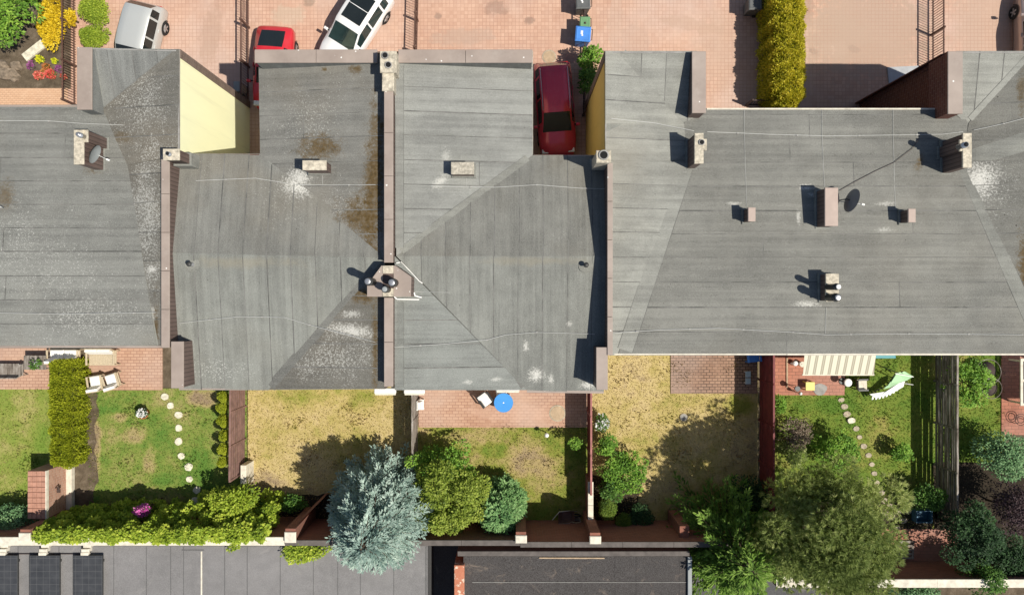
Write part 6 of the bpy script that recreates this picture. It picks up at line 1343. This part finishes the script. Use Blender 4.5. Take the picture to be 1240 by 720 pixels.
# striped awning: fabric sloping from the wall to the front bar
P = [W(974,430,3.0), W(1061,430,3.0), W(1058,453.5,2.45), W(972.5,453.5,2.45)]; P[0].y = P[1].y = W(0,418,3.0).y; P[0].x = W(975,0,3.0).x; P[1].x = W(1062,0,3.0).x
t = thing('striped_awning', (P[0].x, P[0].y, 2.4), 'cream and brown striped awning over the red brick patio', 'awning'); m = MB(); m.face([P[0],P[3],P[2],P[1]]); m.face([p-Vector((0,0,.012)) for p in (P[0],P[1],P[2],P[3])]); m.build('canopy', M['stripe'], t)
m = MB(); m.beam(P[3]-Vector((.03,0,.03)), P[2]-Vector((-.03,0,.03)), .07, .07); m.build('front_bar', M['offwhite'], t); m = MB(); m.beam(P[0], P[1], .2, .16); m.build('cassette', M['offwhite'], t)
for f in (.15,.85): m = MB(); a = P[0].lerp(P[1], f); b = P[3].lerp(P[2], f); m.beam(a-Vector((0,0,.1)), b-Vector((0,0,.06)), .04, .04); m.build('folding_arm', M['steel'], t)
# swing seat with a white fringe and green canvas
def canvas(name, pts, mat, par, th=.02):
    m = MB(); P_ = [W(*p) for p in pts]; m.face(P_); m.face([p-Vector((0,0,th)) for p in P_[::-1]])
    for i in range(len(P_)): a, b = P_[i], P_[(i+1)%len(P_)]; m.face([a-Vector((0,0,th)), b-Vector((0,0,th)), b, a])
    m.build(name, mat, par)
c = W(1062,462); t = thing('garden_swing', (c.x,c.y,0), 'garden swing with mint green canvas and white fringed seat', 'swing')
canvas('canopy', [(1086,451,1.9),(1096,449.5,1.9),(1106,455.5,1.9),(1099,460,1.7),(1086,464,1.6),(1079,463,1.7),(1084,455,1.85)], M['canvas_green'], t); canvas('backrest', [(1083,454,1.6),(1079,461,1.55),(1070,471,.9),(1078,469,.9),(1090,463,1.3)], M['canvas_green'], t)
canvas('seat', [(1053,477,.55),(1061,482,.55),(1078,477,.6),(1094,468,.7),(1096,461,.75),(1088,464,.75),(1072,474,.6)], M['net_white'], t, .06)
for k in range(9): f = k/8; a = W(1057+34*f, 481-14*f*f-1, .5+.15*f); m = MB(); m.beam(a, a+Vector((.05,-.16,-.12)), .09, .015); m.build('fringe', M['net_white'], t)
for pts in ([(1049,478,.05),(1075,466,1.3),(1084,452,1.95)], [(1101,466,.05),(1096,459,1.3),(1092,450,1.95)], [(1060,440,.02),(1078,448,1.3),(1088,451,1.95)], [(1084,452,1.95),(1106,456,1.95)], [(1096,464,.75),(1106,465.5,.9)]):
    m = MB(); m.tube([W(*p) for p in pts], .022, 6); m.build('frame_tube', M['white'] if pts[0][2] > .5 else M['steel_dark'], t)
chair('small grey white slatted garden chair beside the swing', 1038,464, 1.6, .52,.52, .8, frame=M['steel_dark'], cush=M['offwhite'], slats=True, z=0.0)
table('small yellow plastic table on the red patio', 976.5,466, .45,.42,.4, plain('yellow_plastic', (0.66,0.58,0.16,1), .5, .1, 4))
c = W(1019,461); t = thing('garden_stool', (c.x,c.y,.05), 'round white topped stool at the patio corner', 'stool'); m = MB(); m.lathe([(.16,.62),(.2,.64),(.2,.68),(.15,.71)], c, 18); m.build('seat', M['white'], t, True); m = MB(); m.tube([c+Vector((0,0,.06)), c+Vector((0,0,.62))], .04, 8); m.build('stem', M['steel_dark'], t); m = MB(); m.lathe([(.18,.05),(.16,.09)], c, 16); m.build('base', M['steel_dark'], t)
c = W(992,471); m = MB(); m.prism([(c.x+.36*math.cos(a)*(1+.15*math.sin(3*a)), c.y+.3*math.sin(a)) for a in [6.283*k/14 for k in range(14)]], .05, .075); tag(m.build('doormat', M['conc_grey']), 'grey mat lying beside the yellow table', 'mat')
c = W(958,468); t = thing('plant_stand', (c.x,c.y,.05), 'thin dark plant stand with a small pot on the red patio', 'stand'); m = MB()
for k in range(3): a = 6.283*k/3+.4; m.tube([c+Vector((.2*math.cos(a),.2*math.sin(a),.05)), c+Vector((.04*math.cos(a),.04*math.sin(a),.6))], .014, 5)
m.build('tripod', M['iron'], t); m = MB(); m.lathe([(.09,.58),(.14,.78),(.12,.78)], c, 12); m.build('pot', M['bin_black'], t, True)
c = W(963,474); t = thing('garden_lantern', (c.x,c.y,.0), 'slim white lantern at the edge of the red patio', 'lantern'); m = MB(); m.tube([c, c+Vector((0,0,.5))], .03, 8); m.build('post', M['white'], t); m = MB(); m.lathe([(.05,.5),(.08,.55),(.08,.66),(.03,.72)], c, 10); m.build('head', M['white'], t, True)
m = MB(); p, q = W(953,432,.08), W(953,469,.08); m.beam(p, q, .07, .05); tag(m.build('plank', M['wood_tan']), 'narrow plank lying across the red patio', 'plank')
for i, (x, y, lab) in enumerate(((960,439,'white watering can in the shade by the awning'),(968,440,'second white pot in the shade by the awning'))):
    c = W(x,y); t = thing('watering_can' if i == 0 else 'flower_pot', (c.x,c.y,.05), lab, 'watering can' if i == 0 else 'pot'); m = MB(); m.lathe([(.12,.05),(.13,.32),(.11,.36)], c, 12); m.build('vessel', M['white'], t, True)
    if i == 0: m = MB(); m.tube([c+Vector((.1,0,.15)), c+Vector((.32,-.05,.4))], .02, 6); m.build('spout', M['white'], t); m = MB(); m.tube([c+Vector((-.11,0,.12)), c+Vector((-.22,0,.28)), c+Vector((-.06,0,.4))], .014, 6); m.build('handle', M['white'], t)
    else: m = MB(); m.lathe([(.115,.33),(.14,.335),(.14,.37),(.10,.372)], c, 12); m.build('rim', M['offwhite'], t)
# blue storage box and hose by the awning end
c = W(1066,426); t = thing('storage_box', (c.x,c.y,0), 'turquoise box tucked under the eave beside the awning', 'box'); m = MB(); m.bbox(c.x-.5,c.y-.25,0,c.x+.5,c.y+.25,.4,.02); m.build('case', plain('turquoise_plastic', (.06,.27,.30,1), .5, .1, 4), t); m = MB(); m.bbox(c.x-.53,c.y-.28,.401,c.x+.53,c.y+.28,.46,.02); m.build('lid', bpy.data.materials['turquoise_plastic'], t)
# crate behind the large pine
M['crate_blue'] = plain('dull_blue_plastic', (0.06,0.15,0.23,1), .6, .2, 5)
c = W(1113,622); t = thing('plastic_crate', (c.x,c.y,0.016), 'blue plastic crate under the dark leafy bush', 'crate')
for (x0,y0,x1,y1,z0,z1) in ((-.4,-.3,.4,-.27,.03,.45),(-.4,.27,.4,.3,.03,.45),(-.4,-.269,-.37,.269,.03,.45),(.37,-.269,.4,.269,.03,.45)): m = MB(); m.box(c.x+x0,c.y+y0,z0,c.x+x1,c.y+y1,z1); m.build('side', M['crate_blue'], t)
m = MB(); m.box(c.x-.369,c.y-.269,.02,c.x+.369,c.y+.269,.06); m.build('base', M['crate_blue'], t)
# wooden pallet
c = W(1094,664); t = thing('pallet', (c.x,c.y,.03), 'grey wooden pallet on the soil beside the brick path', 'pallet')
for k in range(5): m = MB(); y = c.y-.4+.2*k; m.bbox(c.x-.45,y-.06,.13,c.x+.45,y+.06,.155,.004); m.build('board', M['wood_grey'], t)
for x in (-.4,0,.4): m = MB(); m.box(c.x+x-.05,c.y-.45,.02,c.x+x+.05,c.y+.45,.129); m.build('bearer', M['wood_grey'], t)
# wicker hoops, glazed frame and stool in the right garden
for i, (x, y, r, lab) in enumerate(((1197,450,.62,'upper wicker hoop frame in the shaded patio corner'),(1201,470,.5,'lower wicker hoop frame in the shaded patio corner'))):
    c = W(x,y,.75); t = thing('hoop_chair', (c.x,c.y,.05), lab, 'chair'); m = MB(); pts = [c+Vector((r*math.cos(a),r*math.sin(a),0)) for a in [6.283*k/22 for k in range(23)]]; m.tube(pts, .018, 6); m.build('rim', M['wood_grey'], t); m = MB(); m.lathe([(r*.5,-.35),(r*.75,-.22),(r*.82,-.2)], c, 18); m.build('seat', M['iron'], t, True)
    m = MB(); m.lathe([(.25,-.70),(.06,-.66),(.05,-.351)], c, 12); m.build('stand', M['iron'], t)
t = thing('cold_frame', (W(1245,470).x, W(1245,470).y, .05), 'white framed glazed door panel at the patio edge', 'frame'); z0 = .9
for (x0,y0,x1,y1) in ((1236,434,1239,491),(1262,434,1265,491),(1239.2,434,1261.8,437),(1239.2,459,1261.8,462),(1239.2,488,1261.8,491)): m = MB(); pxbox(m,x0,y0,x1,y1,z0+.06,z0); m.build('frame_bar', M['offwhite'], t)
m = MB(); pxbox(m,1239.2,437.2,1261.8,458.8,z0+.03,z0+.015); m.build('pane', M['glass'], t); m = MB(); pxbox(m,1239.2,462.2,1261.8,487.8,z0+.03,z0+.015); m.build('pane', M['glass'], t)
for (x,y) in ((1237.5,437),(1237.5,488),(1263.5,437),(1263.5,488)): m = MB(); p = W(x,y,z0); m.box(p.x-.04,p.y-.04,.05,p.x+.04,p.y+.04,z0-.001); m.build('leg', M['offwhite'], t)
c = W(1229,506); t = thing('garden_stool', (c.x,c.y,.05), 'dark ring topped stool on the red patio behind the slat fence', 'stool'); m = MB()
for r in (.28,.17): m.tube([c+Vector((r*math.cos(a),r*math.sin(a),.4)) for a in [6.283*k/18 for k in range(19)]], .018, 5)
m.build('ring_top', M['iron'], t)
for k in range(3): a = 6.283*k/3; m = MB(); m.tube([c+Vector((.26*math.cos(a),.26*math.sin(a),.05)), c+Vector((.2*math.cos(a),.2*math.sin(a),.4))], .014, 5); m.build('leg', M['iron'], t)
